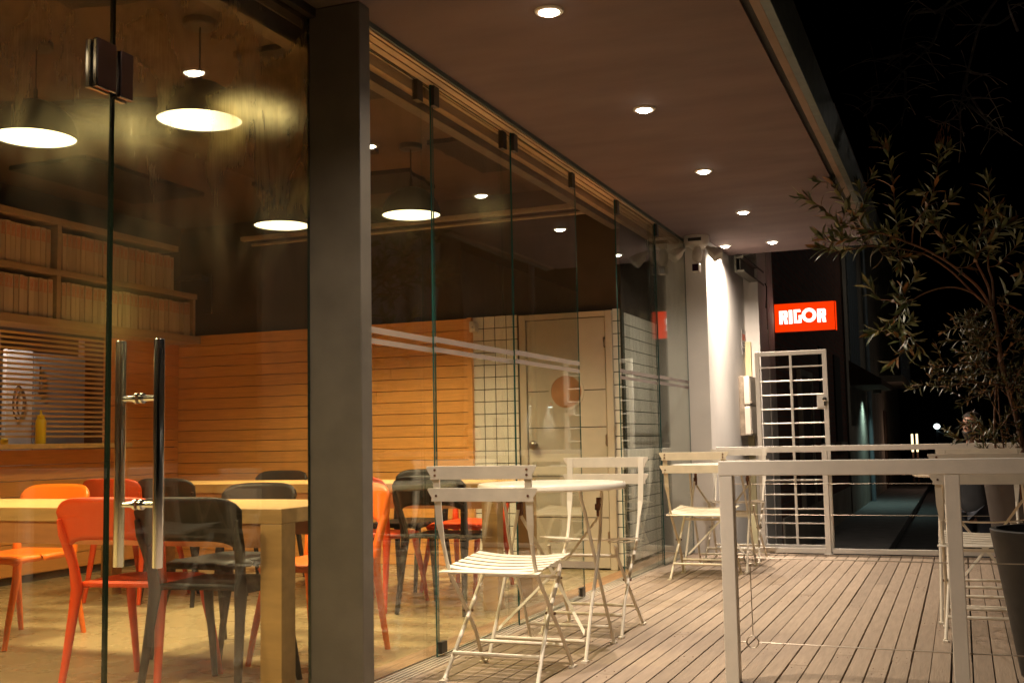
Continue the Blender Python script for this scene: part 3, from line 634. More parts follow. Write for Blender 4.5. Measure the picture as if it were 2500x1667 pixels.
# ================================================================ PENDANT LAMPS
PL = [(-3.295, 4.267, 'pendant lamp glowing through the smeared door glass'), (-4.215, 4.165, 'pendant lamp at the left edge of the picture'), (-4.385, 6.611, 'pendant lamp half hidden by the grey pillar'), (-3.413, 6.703, 'pendant lamp seen right of the pillar'),
      (-3.3, 1.86, 'added unseen pendant lamp just inside the entrance door'), (-4.3, 1.80, 'added unseen pendant lamp at the front left of the dining room')]  # both pendants added out of view to brighten the chair backs
p0 = None
for x, y, lab in PL:
    if p0 is None:
        p0 = t = thing('pendant_lamp', lab, 'pendant lamp', (x, y, 3.039), group='black dome pendants over the dining tables')
        m = MB(); m.lathe([(0, 0), (.080, 0), (.080, -.028), (.074, -.034), (0, -.034)], n=28); m.build('canopy', M['shade'], t, smooth=True)
        m = MB(); m.tube([(0, 0, -.03), (0, 0, -.24)], .004, n=6); m.tube([(0, 0, -.24), (0, 0, -.30)], .011, n=8); m.build('cord', M['cord'], t)
        m = MB(); pr = []
        for k in range(13):
            a = PI / 2 * (1 - k / 12); pr.append((.200 * math.cos(a) + .002, -.49 + .195 * math.sin(a)))
        pr2 = [(r * .985, z - .003) for r, z in reversed(pr)]
        m.lathe(pr + [(.198, -.492)] + pr2, n=44); m.build('lamp_shade', M['shade'], t, smooth=True)
        m = MB(); m.lathe([(0, -.484), (.196, -.484), (.196, -.486), (0, -.486)], n=44); m.build('diffuser', M['lamp_glow'], t)
        al = bpy.data.lights.new('bulb', 'AREA'); al.shape = 'DISK'; al.size = .37; al.spread = math.radians(128); al.energy = 44; al.color = (1.0, .775, .41)
        ao = bpy.data.objects.new('bulb', al); COL.objects.link(ao); ao.location = (0, 0, -.489); ao.parent = t
    else: dup(p0, (x, y, 3.039), label=lab)

# ================================================================ BISTRO FURNITURE
WP, IV = M['white_paint'], M['ivory_paint']
def bistro_chair(label, loc, rz, paint):
    t = thing('bistro_chair', label, 'chair', loc, rz, 'white folding bistro chairs on the deck')
    for s in (-1, 1):
        m = MB(); x = s * .2
        up_ = [(x * 1.04, -.062, .895), (x * 1.04, -.052, .80), (x * 1.03, -.035, .66), (x * 1.01, -.012, .58), (x, .018, .50), (x, .05, .44)]
        m.strip(up_[:3], (1, 0, 0), [.030, .031, .030], .005)
        m.strip(up_[2:4], (1, 0, 0), [.030, .015], .007)
        m.tube(up_[3:] + [(x, .13, .36), (x, .22, .265), (x * 1.02, .32, .16), (x * 1.08, .425, .008)], .0088, n=8)
        m.box((x * 1.08 - .012, .405, 0), (x * 1.08 + .012, .455, .009))
        m.build('long_leg', paint, t, smooth=True)
        m = MB(); x2 = s * .181
        m.tube([(x2, .385, .455), (x2 * 1.01, .36, .40), (x2 * 1.02, .22, .265), (x2 * 1.1, .08, .105), (x2 * 1.16, 0, .008)], .0088, n=8)
        m.box((x2 * 1.16 - .012, -.03, 0), (x2 * 1.16 + .012, .016, .009))
        m.build('short_leg', paint, t, smooth=True)
        m = MB()
        m.strip([(s * .165, .01, .446), (s * .165, .12, .450), (s * .165, .40, .476)], (1, 0, 0), .02, .006); m.build('seat_rail', paint, t)
    m = MB()
    for k in range(7):
        y = .012 + k * .0635; zc = .452 + .036 * (y / .4)
        pts = []
        for j in range(9):
            u = -1 + j / 4; pts.append((u * (.222 if k else .226), y, zc + .003 + .016 * (u * u - .5) * (0 if k == 0 else 1)))
        m.strip(pts, (0, 1, .1), .044, .004)
    m.build('seat', paint, t)
    for (zc, h_, yb) in ((.874, .056, -.066), (.782, .056, -.056)):
        m = MB(); w_ = .246
        out = [(-w_, -.5), (-w_ + .012, -.36), (-w_ + .004, -.1), (-w_ + .006, .2), (-w_ - .004, .45), (-w_ + .006, .5)]
        pts = [(a, zc + b * h_) for a, b in [(-w_ + .014, -.5), (w_ - .014, -.5), (w_ - .016, -.22), (w_ - .004, .10), (w_ + .004, .40), (w_, .5), (-w_, .5), (-w_ - .004, .40), (-w_ + .004, .10), (-w_ + .016, -.22)]]
        m.prism(pts, 'y', yb - .004, yb); sl = m.build('back_slat', paint, t, bevel=.001)
        m = MB()
        for s in (-1, 1):
            for dz in ((.012, -.010) if zc > .8 else (-.004,)): m.lathe([(.0055, 0), (.005, -.003), (0, -.004)], (s * .208, yb - .006 if zc < .8 else yb - .006, zc + dz), n=8, axis='y')
        m.build('rivet', M['rust'], sl)
    for w_, y_, z_ in ((.197, .062, .108), (.207, .375, .105), (.185, .368, .402)):
        m = MB(); m.tube([(-w_, y_, z_), (w_, y_, z_)], .0085, n=8); m.build('crossbar', paint, t, smooth=True)
    for s in (-1, 1):
        m = MB(); m.lathe([(.006, s * .1925 - .0225), (.006, s * .1925 + .0225)], (0, .22, .265), n=8, axis='x'); m.build('pivot_pin', M['rust'], t)
    return t
def bistro_table(label, loc, rz=0):
    t = thing('bistro_table', label, 'table', loc, rz, 'round white bistro tables on the deck')
    m = MB(); m.lathe([(0, .780), (.345, .780), (.345, .768), (.352, .766), (.360, .774), (.3605, .788), (.354, .797), (.34, .799), (0, .7985)], n=64); m.build('tabletop', M['table_top'], t, smooth=True)
    for s in (-1, 1):
        for d in (-1, 1):
            m = MB(); x = s * (.222 + d * .008)
            m.tube([(x * 1.03, -d * .25, .006), (x, -d * .13, .22), (x * .99, 0, .44), (x * .97, d * .06, .56), (x * .94, d * .10, .66), (x * .92, d * .135, .72), (x * .9, d * .15, .775)], .0085, n=8)
            m.box((x * 1.03 - .014, -d * .25 - .025, 0), (x * 1.03 + .014, -d * .25 + .012, .010)); m.build('leg', WP, t, smooth=True)
        m = MB(); m.box((s * .205 - .012, .10, .63), (s * .205 + .006, .125, .72)); m.box((s * .205 - .016, .09, .66), (s * .205 + .010, .112, .69)); m.build('joint_bracket', M['rust'], t, bevel=.002)
    for y_ in (-.205, .205):
        m = MB(); m.tube([(-.22, y_, .085), (.22, y_, .085)], .0085, n=8); m.build('crossbar', WP, t, smooth=True)
    m = MB(); m.strip([(-.218, .02, .405), (.218, .02, .405)], (0, .3, 1), .032, .004); m.build('crossbar', WP, t)
    m = MB(); m.strip([(-.205, .105, .63), (-.05, .04, .42), (.215, -.19, .12)], (0, .6, .8), .026, .004); m.build('brace', WP, t)
    m = MB(); m.strip([(.205, .105, .63), (.05, .045, .42), (-.215, -.185, .12)], (0, .6, .8), .024, .004); m.build('brace', WP, t)
    return t
for (x, y, fl, la, lb, lt) in (
    (-1.868, 4.34, 0, 'nearest white bistro chair, seen from behind beside the glass', 'white bistro chair facing the viewer across the nearest round table', 'nearest round white bistro table, with its full top in view'),
    (-1.768, 7.865, 1, 'ivory painted bistro chair seen from behind at far terrace table', 'white bistro chair farthest along the deck against the back railing', 'far round bistro table partly behind the near railing post'),
    (.085, 5.86, 0, 'bistro chair behind the right railing post, nearest to the big planter', 'bistro chair at right facing viewer in front of the brown planter', 'bistro table at the right, hidden behind the railing bar')):
    bistro_chair(la, (x, y, 0), 0, IV if fl else WP)
    bistro_chair(lb, (x, y + 1.62, 0), PI, WP)
    bistro_table(lt, (x, y + .795, 0))

# ================================================================ PLASTIC DINING CHAIRS
def plastic_chair(label, loc, rz, mt):
    t = thing('plastic_chair', label, 'chair', loc, rz, 'one piece plastic dining chairs')
    for s in (-1, 1):
        m = MB(); m.tube([(s * .215, -.03, 0), (s * .205, .0, .16), (s * .195, .03, .34), (s * .190, .045, .43), (s * .196, .030, .52), (s * .207, .004, .60), (s * .217, -.022, .66), (s * .222, -.04, .72)], [.014, .017, .021, .026, .021, .021, .018, .010], n=10); m.build('rear_leg', mt, t, smooth=True)
        m = MB(); m.tube([(s * .203, .535, 0), (s * .193, .495, .16), (s * .180, .44, .34), (s * .172, .42, .445)], [.013, .016, .020, .024], n=10); m.build('front_leg', mt, t, smooth=True)
    # seat: dished shell with rounded plan and a down-turned rim
    m = MB(); nu, nv = 14, 12; vs = []
    for j in range(nv + 1):
        v = j / nv
        for i in range(nu + 1):
            u = -1 + 2 * i / nu
            hw = .196 + .022 * math.sin(PI * min(1, v * 1.1)); y = .035 + .455 * v - .03 * abs(u) ** 4 * (1 if v > .5 else -1)
            z = .452 - .020 * (1 - u * u) * math.sin(PI * v) - .035 * max(0, v - .82) ** 1.5 * 6 - .016 * abs(u) ** 8
            vs.append((u * hw, y, z))
    fs = [(j * (nu + 1) + i, j * (nu + 1) + i + 1, (j + 1) * (nu + 1) + i + 1, (j + 1) * (nu + 1) + i) for j in range(nv) for i in range(nu)]
    m.add(vs, fs); m.build('seat', mt, t, smooth=True, solid=.026)
    m = MB(); nu, nv = 20, 8; vs = []
    for j in range(nv + 1):
        v = j / nv
        for i in range(nu + 1):
            u = -1 + 2 * i / nu; hw = .212 + .030 * v
            zb = .640 - .05 * abs(u) ** 5; zt = .808 - .05 * abs(u) ** 7 - .006 * u * u
            z = zb + (zt - zb) * v; y = -.045 - .055 * v * (1 - .25 * u * u) + .055 * u * u
            vs.append((u * hw * (1 - .03 * (abs(u) ** 8) * v), y, z))
    fs = [(j * (nu + 1) + i, j * (nu + 1) + i + 1, (j + 1) * (nu + 1) + i + 1, (j + 1) * (nu + 1) + i) for j in range(nv) for i in range(nu)]
    m.add(vs, fs); m.build('backrest', mt, t, smooth=True, solid=.016)
    return t
RP, OP, BP = M['red_plastic'], M['orange_plastic'], M['black_plastic']
pc = {}
def place_chair(label, x, y, rz, mt):
    if mt not in pc: pc[mt] = plastic_chair(label, (x, y, 0), rz, mt)
    else: dup(pc[mt], (x, y, 0), rz, label)
# near table, side towards the door
place_chair('red plastic chair nearest the door, behind the long chrome handle', -3.215, 3.630, .17, RP)
place_chair('black plastic chair right of the chrome handle, nearest table', -2.835, 3.640, .12, BP)
# near table, far side
place_chair('orange chair at the left edge beyond the nearest table', -4.75, 4.86, PI + .05, OP)
place_chair('charcoal chair beyond the nearest table, its top lit grey', -3.42, 4.90, PI - .04, BP)
place_chair('orange chair cut by the left side of the grey pillar', -2.88, 4.90, PI, OP)
# far table, near side
place_chair('red chair behind the chrome handle, at the far table', -5.18, 5.86, .05, RP)
place_chair('black chair behind another black chair, at the far table', -4.76, 5.88, -.04, BP)
place_chair('orange red chair cut by the right side of the grey pillar', -3.440, 5.97, -.03, RP)
place_chair('black chair seen through glass behind the nearest bistro chair', -2.930, 5.97, .05, BP)
# far table, far side
place_chair('charcoal chair farthest back against the cedar wall', -4.93, 7.38, PI, BP)
place_chair('orange chair farthest back against the cedar wall', -4.38, 7.36, PI + .05, OP)
place_chair('black chair across the far table from the pillar side', -3.68, 7.36, PI, BP)
place_chair('red chair at the right end of the far table, by the tile wall', -3.20, 7.34, PI - .05, RP)

def dining_table(label, x0, x1, y0, y1):
    t = thing('dining_table', label, 'table', ((x0 + x1) / 2, (y0 + y1) / 2, 0), group='long pine dining tables')
    cx, cy_ = (x0 + x1) / 2, (y0 + y1) / 2
    m = MB(); m.box((x0 - cx, y0 - cy_, .695), (x1 - cx, y1 - cy_, .755)); m.build('tabletop', M['table_wood'], t, bevel=.004)
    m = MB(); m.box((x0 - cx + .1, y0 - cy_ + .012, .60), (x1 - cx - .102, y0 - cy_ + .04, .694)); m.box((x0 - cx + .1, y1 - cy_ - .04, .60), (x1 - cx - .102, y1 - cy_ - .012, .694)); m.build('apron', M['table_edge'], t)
    for xx in (x0, x1 - .10):
        for yy in (y0, y1 - .10):
            m = MB(); m.box((xx - cx + (.001 if xx == x0 else -.001), yy - cy_ + .001, 0), (xx - cx + .1 - (0 if xx == x0 else .001), yy - cy_ + .099, .6945)); m.build('leg', M['table_wood'], t, bevel=.003)
    return t
dining_table('long pine dining table nearest the glass door', -5.45, -2.488, 3.745, 4.41)
dining_table('long pine dining table in front of the cedar wall', -5.60, -2.605, 6.20, 6.87)

# ================================================================ SHELVES, BOOKS, HATCH THINGS
t = thing('bookshelf', 'pale wooden wall shelf full of white magazines above the hatch', 'shelf', (-6.5, 6.2, 2.4))
def wp(mb, name, mt, **k):
    mb.v = [(a + 6.5, b - 6.2, c - 2.4) for a, b, c in mb.v]; return mb.build(name, mt, t, **k)
m = MB(); m.box((-6.69, 4.4, 2.742), (-6.42, 8.03, 2.792)); wp(m, 'top_board', M['shelf_wood'], bevel=.002)
m = MB(); m.box((-6.69, 4.4, 2.344), (-6.42, 8.30, 2.391)); wp(m, 'middle_board', M['shelf_wood'], bevel=.002)
m = MB(); m.box((-6.69, 4.4, 1.938), (-6.40, 8.325, 2.004)); wp(m, 'bottom_board', M['shelf_wood'], bevel=.002)
m = MB(); m.box((-6.698, 4.4, 2.006), (-6.684, 8.28, 2.741)); wp(m, 'back_board', M['wood_dark'])
for z0, z1 in ((2.392, 2.741), (2.005, 2.343)):
    for yy in (6.62, 4.62):
        m = MB(); m.box((-6.683, yy - .02, z0), (-6.425, yy + .02, z1)); wp(m, 'divider', M['shelf_wood'], bevel=.001)
m = MB(); m.box((-6.68, 8.255, 2.006), (-6.43, 8.285, 2.343)); wp(m, 'end_board', M['shelf_wood'], bevel=.001)
bk = None
BS = []
for (zb, ya, yb) in ((2.392, 5.75, 6.59), (2.392, 6.65, 8.0), (2.005, 5.75, 6.59), (2.005, 6.65, 8.24)):
    y = ya + .02
    while y + .042 < yb:
        wd = rnd.choice((.046, .046, .049, .052)); BS.append((y + wd / 2, zb, wd)); y += wd
for yy, zb, wd in BS:
    lab = 'red lettered white magazine on the %s shelf row, %s of its divider' % ('upper' if zb > 2.3 else 'lower', 'left' if yy < 6.62 else 'right')
    grp = 'white magazine volumes with red lettered spines, %s row %s of divider' % ('upper' if zb > 2.3 else 'lower', 'left' if yy < 6.62 else 'right')
    if bk is None:
        m = MB(); m.box((-.11, -.0215, 0), (.11, .0215, .298)); bk = m.build('magazine', M['book'], bevel=.003); o = bk
    else: o = bk.copy(); COL.objects.link(o)
    o.location = (-6.55 + rnd.uniform(-.006, .006), yy, zb + .0005); o.scale = (1, (wd - .003) / .043, rnd.uniform(.985, 1.02)); o.rotation_euler = (rnd.gauss(0, .006), 0, 0)
    tag(o, lab, 'magazine', grp)
# mustard bottle
t = thing('squeeze_bottle', 'yellow mustard squeeze bottle standing on the hatch counter', 'bottle', (-6.62, 6.66, 1.05))
m = MB(); m.lathe([(0, 0), (.036, 0), (.039, .006), (.039, .17), (.034, .192), (.026, .2), (0, .2)], n=24); m.build('bottle_body', M['mustard'], t, smooth=True)
m = MB(); m.lathe([(.030, .2), (.030, .222), (.012, .226), (.009, .235), (.005, .262), (0, .264)], n=20); m.build('nozzle', M['mustard'], t, smooth=True)
for dy, lab in ((-.27, 'small yellow bottle cap behind the slats at far left'), (-.16, 'small yellow bottle cap behind the slats left of the mustard')):
    t = thing('bottle_cap', lab, 'cap', (-6.78, 6.62 + dy, 1.051), group='yellow caps on the hatch counter')
    m = MB(); m.lathe([(.028, 0), (.028, .035), (.02, .045), (0, .046)], n=16); m.build('cap', M['mustard'], t, smooth=True)
# kitchen things
t = thing('kitchen_cabinet', 'tall grey steel cabinet behind the hatch slats', 'cabinet', (-7.615, 7.54, 0))
m = MB(); m.box((-.35, -.29, .0), (.3, .325, 1.83)); m.build('carcass', M['steel_kitchen'], t, bevel=.006)
m = MB(); m.box((.3, -.28, .1), (.315, .315, 1.80)); m.build('door', M['steel_kitchen'], t, bevel=.004)
m = MB(); m.tube([(.34, -.24, 1.5), (.34, -.24, 1.72)], .009, n=8); m.box((.315, -.25, 1.51), (.34, -.23, 1.53)); m.box((.315, -.25, 1.69), (.34, -.23, 1.71)); m.build('handle', M['chrome'], t)
t = thing('kitchen_door_leaf', 'white kitchen door with a dark looped scribble behind the slats', 'door', (-7.32, 7.10, 0))
m = MB(); m.box((-.02, -.14, 0), (.02, .145, 1.84)); m.build('leaf', M['kitchen_white'], t, bevel=.003)
m = MB()
for dx, ry, rz_ in ((0, .055, .14), (.03, .045, .11)):
    pts = [(.024, -.012 + dx + ry * math.cos(a * PI / 12), 1.40 + rz_ * math.sin(a * PI / 12)) for a in range(25)]
    m.tube(pts, .007, n=6, cap=False)
m.build('drawing', M['scribble'], t)
# lamp lighting the hatch from above (its glow shows on the slats at far left)
t = thing('hatch_lamp', 'small lamp under the shelf lighting the hatch slats yellow', 'lamp', (-6.52, 5.72, 1.905))
m = MB(); m.box((-.03, -.3, 0), (.03, .3, .03)); m.build('housing', M['trim'], t, bevel=.003)
m = MB(); m.box((-.022, -.28, -.008), (.022, .28, 0)); m.build('tube', emat('hatch_tube', (1.0, .80, .30), 5.0), t)
point('hatch_light', (0, 0.1, -.035), 3.2, (1.0, .78, .26), .012, t)
t = thing('kitchen_lamp', 'ceiling lamp inside the kitchen behind the slats', 'lamp', (-7.06, 6.6, 2.39))
m = MB(); m.lathe([(0, 0), (.09, 0), (.085, -.03), (0, -.04)], n=24); m.build('diffuser', emat('kitchen_glow', (1, .93, .85), 6.0), t, smooth=True)
point('kitchen_light', (0, 0, -.12), 42, (1.0, .88, .76), .06, t)
# projector screen case, sensor, detector, tv bracket
t = thing('screen_case', 'long retracted projector screen case hung before the far wall', 'screen case', (-4.3, 8.0, 2.79))
m = MB(); m.box((-1.42, -.03, -.018), (1.80, .03, .018)); m.build('case', M['projector'], t, bevel=.006)
m = MB(); m.tube([(-1.30, -.03, -.065), (1.78, -.03, -.065)], .012, n=8); m.build('bottom_bar', M['projector'], t)
m = MB()
for xx in (-1.2, .3, 1.6): m.tube([(xx, 0, .016), (xx, 0, .25)], .006, n=6)
m.build('hanger', M['black_metal'], t)
t = thing('motion_sensor', 'small white motion sensor at the cladding corner near tiles', 'sensor', (-3.675, 8.30, 1.94))
m = MB(); m.prism(rr(-.025, -.045, .025, .045, .012), 'y', -.02, .062); m.build('case', M['cam_plastic'], t, bevel=.004)
m = MB(); m.lathe([(.018, 0), (.014, -.01), (0, -.014)], (0, -.02, -.015), n=16, axis='y'); m.build('lens', M['cam_glass'], t, smooth=True)
t = thing('alarm_siren', 'round white alarm sounder on dark wall above the cedar boards', 'alarm', (-6.62, 8.405, 2.13))
m = MB(); m.lathe([(.045, 0), (.045, -.02), (.030, -.045), (0, -.05)], n=24, axis='y'); m.build('dome', M['cam_plastic'], t, smooth=True)
m = MB(); m.box((-.16, -.03, -.02), (-.07, 0, .07)); m.build('base', M['black_metal'], t)
m = MB(); m.lathe([(.006, 0), (0, -.004)], (-.11, -.031, -.005), n=8, axis='y'); m.build('indicator', M['led_green'], t)
t = thing('wall_bracket', 'black screen bracket on the dark wall beside the bookshelf', 'bracket', (-6.35, 8.40, 2.50))
m = MB(); m.box((-.06, -.02, -.28), (.02, 0, .08)); m.build('plate', M['black_metal'], t, bevel=.003)
m = MB(); m.box((-.24, -.16, .02), (.02, -.12, .06)); m.box((-.03, -.13, .02), (0, -.02, .06)); m.build('arm', M['black_metal'], t, bevel=.003)

# ================================================================ WALL FIXTURES ON THE TERRACE
t = thing('security_light', 'white twin head security light with camera under the soffit corner', 'security light', (-2.09, 9.755, 2.675))
t.scale = (1.28, 1.28, 1.28)
m = MB(); m.lathe([(0, .075), (.085, .075), (.088, .04), (.075, .01), (.03, -.005), (0, -.005)], (0, -.10, 0), n=28); m.box((-.05, -.10, .0), (.05, 0, .06)); m.build('base', M['cam_plastic'], t, smooth=True)
m = MB(); m.box((-.04, -.1905, .03), (.05, -.186, .052)); m.build('grille', M['groove'], t)
for s in (-1, 1):
    m = MB()
    d = Vector((s * .62, -.62 if s < 0 else -.25, -.55)).normalized(); c = Vector((s * .075, -.14, -.01))
    m.tube([c, c + d * .03, c + d * .05, c + d * .115, c + d * .125], [.016, .022, .038, .052, .050], n=4); hd = m.build('lamp_head', M['cam_plastic'], t, bevel=.008)
    m = MB(); m.tube([c + d * .124, c + d * .128], [.045, .043], n=4); m.build('lens', M['cam_glass'], hd, bevel=.004)
m = MB(); m.tube([(.01, -.12, 0), (.01, -.14, -.05), (.01, -.15, -.09), (.012, -.15, -.11)], [.02, .036, .034, .02], n=12); m.tube([(.012, -.15, -.1), (.012, -.145, -.15)], .014, n=8); m.build('motion_dome', M['cam_plastic'], t, smooth=True)
m = MB(); m.box((-.020, -.20, -.185), (.034, -.135, -.125)); cmr = m.build('camera_head', M['cam_plastic'], t, bevel=.006)
m = MB(); m.box((-.014, -.203, -.179), (.028, -.1995, -.131)); m.build('camera_lens', M['cam_eye'], cmr, bevel=.003)
t = thing('meter_box', 'ivory two lid meter box on the lit white wall', 'meter box', (-2.044, 11.36, 1.31))
m = MB(); m.box((0, -.22, -.30), (.055, .26, .30)); m.build('back_case', M['box_side'], t, bevel=.01)
for z0, z1 in ((.005, .295), (-.295, -.005)):
    m = MB(); m.prism(rr(-.25, z0, .19, z1, .02), 'x', .056, .11); m.box((.11, -.22, z0 + .02), (.114, .16, z1 - .02)); ld = m.build('lid', M['box_plastic'], t, bevel=.008)
    m = MB(); m.box((.112, -.20, z0 + .015), (.122, -.15, z0 + .045)); m.build('latch', M['box_side'], ld, bevel=.002)
t = thing('notice_sheet', 'paper notice with red heading taped on white wall corner', 'notice', (-2.042, 11.49, 1.97))
m = MB(); m.box((0, -.11, -.13), (.0025, .12, .13)); m.build('paper', M['paper'], t)
m = MB()
for k in range(3): m.box((.003, -.07 + k * .055, .02), (.0042, -.035 + k * .055, .085))
m.build('red_heading', M['red_ink'], t)
m = MB(); m.box((.003, -.08, -.015), (.0042, .08, -.005)); m.box((.003, -.08, -.04), (.0042, .08, -.03)); m.box((.003, -.08, -.1), (.0042, .03, -.06)); m.build('grey_text', M['grey_ink'], t)

# illuminated sign with its lettering
t = thing('illuminated_sign', 'glowing red box sign with white RIGOR lettering', 'sign', (-1.578, 12.62, 2.316))
t.scale = (1.088, 1, 1.088)
m = MB(); m.box((-.318, 0, -.150), (.318, .11, .150)); m.build('sign_box', M['sign_case'], t, bevel=.004)
m = MB(); m.prism(rr(-.312, -.144, .312, .144, .006), 'y', -.006, -.0005); m.build('face', M['sign_red'], t)
m = MB(); m.box((.3185, .004, -.146), (.323, .106, .146)); m.build('side_face', M['sign_red'], t)
S = .0010435
def L2(mb, pts): mb.prism([((x - 1570) * S, (1004 - y) * S) for x, y in pts], 'y', -.010, -.0065)
def letterR(ox):
    mb = MB(); q = lambda x, y: (ox + x, y)
    def bx(x0, y0, x1, y1): L2(mb, [q(x0, y1), q(x1, y1), q(x1, y0), q(x0, y0)])
    bx(0, 934, 32, 1066); bx(32.05, 934, 48, 962); bx(32.05, 976, 48, 1008); L2(mb, [q(48.05, 1008), q(72, 1008), q(82, 998), q(82, 946), q(72, 934), q(48.05, 934)])
    L2(mb, [q(50, 1066), q(84, 1066), q(74, 1008.1), q(36, 1008.1)])
    return mb
letterR(1344).build('letter', M['sign_white'], t)
mb = MB(); L2(mb, [(1436, 1066), (1472, 1066), (1472, 930), (1436, 930)]); mb.build('letter', M['sign_white'], t)
mb = MB(); L2(mb, [(1484, 1062), (1558, 1062), (1558, 1035), (1484, 1035)]); L2(mb, [(1484, 1034.9), (1512, 1034.9), (1512, 954), (1484, 954)]); L2(mb, [(1484, 953.9), (1554, 953.9), (1548, 928), (1484, 928)]); L2(mb, [(1530, 1034.9), (1558, 1034.9), (1558, 985), (1530, 985)]); mb.build('letter', M['sign_white'], t)
mb = MB(); o_ = arcpts((1630, 990), 70, 0, 2 * PI, 48)[:-1]; i_ = arcpts((1630, 990), 36, 0, 2 * PI, 48)[:-1]; n = 48
tr_ = lambda p, y: ((p[0] - 1570) * S, y, (1004 - p[1]) * S)
vs = [tr_(p, -.010) for p in o_] + [tr_(p, -.010) for p in i_] + [tr_(p, -.0065) for p in o_] + [tr_(p, -.0065) for p in i_]
fs = [(k, (k + 1) % n, n + (k + 1) % n, n + k) for k in range(n)] + [(k, 2 * n + k, 2 * n + (k + 1) % n, (k + 1) % n) for k in range(n)] + [(n + k, n + (k + 1) % n, 3 * n + (k + 1) % n, 3 * n + k) for k in range(n)]
mb.add(vs, fs); mb.build('letter', M['sign_white'], t)
letterR(1708).build('letter', M['sign_white'], t)
m = MB(); m.box((-.30, -.50, -.150), (-.285, -.05, .150)); m.build('wall_bracket', M['box_side'], t, bevel=.003)

# ================================================================ RAILINGS AND GATE
def wire(mb, pts, r=.0026): mb.tube(pts, r, n=6)
t = thing('near_railing', 'white steel railing across the foreground with thin wires', 'railing', (-.95, 4.67, 0))
RX = 2.35
m = MB(); m.box((0, -.031, .842), (RX, .031, .902)); m.build('top_rail', M['rail'], t, bevel=.003)
for xx in (0.0, .874, 1.75):
    m = MB(); m.box((xx + .001, -.030, -.02), (xx + .057, .030, .8415)); m.build('post', M['rail'], t, bevel=.003)
for zz, dz in ((.506, 0), (.166, 0)):
    m = MB(); wire(m, [(.059 + .075, 0, zz), (.5, 0, zz - .002), (.873, 0, zz - .004)]); wire(m, [(.933, 0, zz - .004), (1.3, 0, zz - .002), (1.749, 0, zz)]); wire(m, [(.058, 0, zz), (.09, 0, zz)])
    for k in range(2):
        m.tube([(.112 + .024 * math.cos(a * PI / 8 + k * .3), .004 * k - .002, zz + .024 * math.sin(a * PI / 8 + k * .3)) for a in range(17)], .0026, n=6, cap=False)
    m.build('wire', M['wire'], t)
m = MB(); wire(m, [(.112, 0, .48), (.114, .002, .19)], .0022); m.build('tie_wire', M['wire'], t)

t = thing('far_railing', 'white steel railing closing the far end of the deck', 'railing', (-2.03, 9.87, 0))
m = MB(); m.box((0, -.022, .870), (3.6, .022, .916)); m.build('top_rail', M['rail'], t, bevel=.003)
m = MB(); m.box((0, -.02, .006), (.905, .02, .048)); m.box((.965, -.02, .006), (1.80, .02, .048)); m.box((1.87, -.02, .006), (3.6, .02, .048)); m.build('bottom_rail', M['rail'], t, bevel=.003)
for xx in (.905, 1.815, 2.75):
    m = MB(); m.box((xx + .001, -.021, -.01), (xx + .045, .021, .8695)); m.box((xx - .012, -.03, -.004), (xx + .058, .03, .004)); m.build('post', M['rail'], t, bevel=.002)
for zz in (.592, .328):
    m = MB(); wire(m, [(.02, 0, zz), (.904, 0, zz)]); wire(m, [(.952, 0, zz), (1.814, 0, zz)]); wire(m, [(1.862, 0, zz), (2.749, 0, zz)]); m.build('wire', M['wire'], t)

t = thing('barred_gate', 'tall white barred gate standing behind the far railing', 'gate', (-1.38, 10.05, 0))
m = MB(); m.box((-.31, -.02, .0), (-.272, .02, 1.752)); m.box((.272, -.02, .0), (.312, .02, 1.752)); m.box((-.272, -.0195, 1.715), (.272, .0195, 1.7515)); m.box((-.272, -.0195, 0.02), (.272, .0195, .058)); m.build('gate_frame', M['rail'], t, bevel=.002)
m = MB(); m.box((-.011, -.012, .058), (.011, .012, 1.715)); m.build('centre_bar', M['rail'], t, bevel=.002)
for k in range(13):
    zz = 1.612 - .1245 * k
    if zz < .08: break
    m = MB(); m.tube([(-.272, .003, zz), (.272, .003, zz)], .0068, n=8); m.build('bar', M['rail'], t, smooth=True)
m = MB(); m.box((.215, -.018, 1.245), (.2718, .018, 1.355)); lk = m.build('lock_box', M['rail'], t, bevel=.002)
m = MB(); m.lathe([(.016, 0), (.014, -.02), (.02, -.03), (0, -.034)], (.285, -.02, 1.315), n=14, axis='y'); m.box((.277, -.05, 1.26), (.293, -.0205, 1.30)); m.build('padlock', M['chrome'], lk, smooth=True)

# ================================================================ PLANTERS AND SHRUB
def planter(label, loc, r0, r1, h_, mt):
    t = thing('planter', label, 'planter', loc)
    m = MB(); m.lathe([(0, 0), (r0, 0), (r0 + (r1 - r0) * .5, h_ * .5), (r1, h_ - .004), (r1 - .004, h_), (r1 - .026, h_), (r1 - .03, h_ - .01), (r1 - .05, h_ - .12)], n=56); m.build('pot', mt, t, smooth=True)
    m = MB(); m.lathe([(r1 - .045, h_ - .12), (r1 * .5, h_ - .105), (0, h_ - .10)], n=40); m.build('soil', M['soil'], t, smooth=True)
    return t
planter('large graphite planter at the lower right corner', (.39, 5.16, 0), .215, .305, .60, M['pot'])
planter('tall brown planter carrying the leafy shrub', (.46, 8.45, 0), .27, .355, .80, M['pot_brown'])

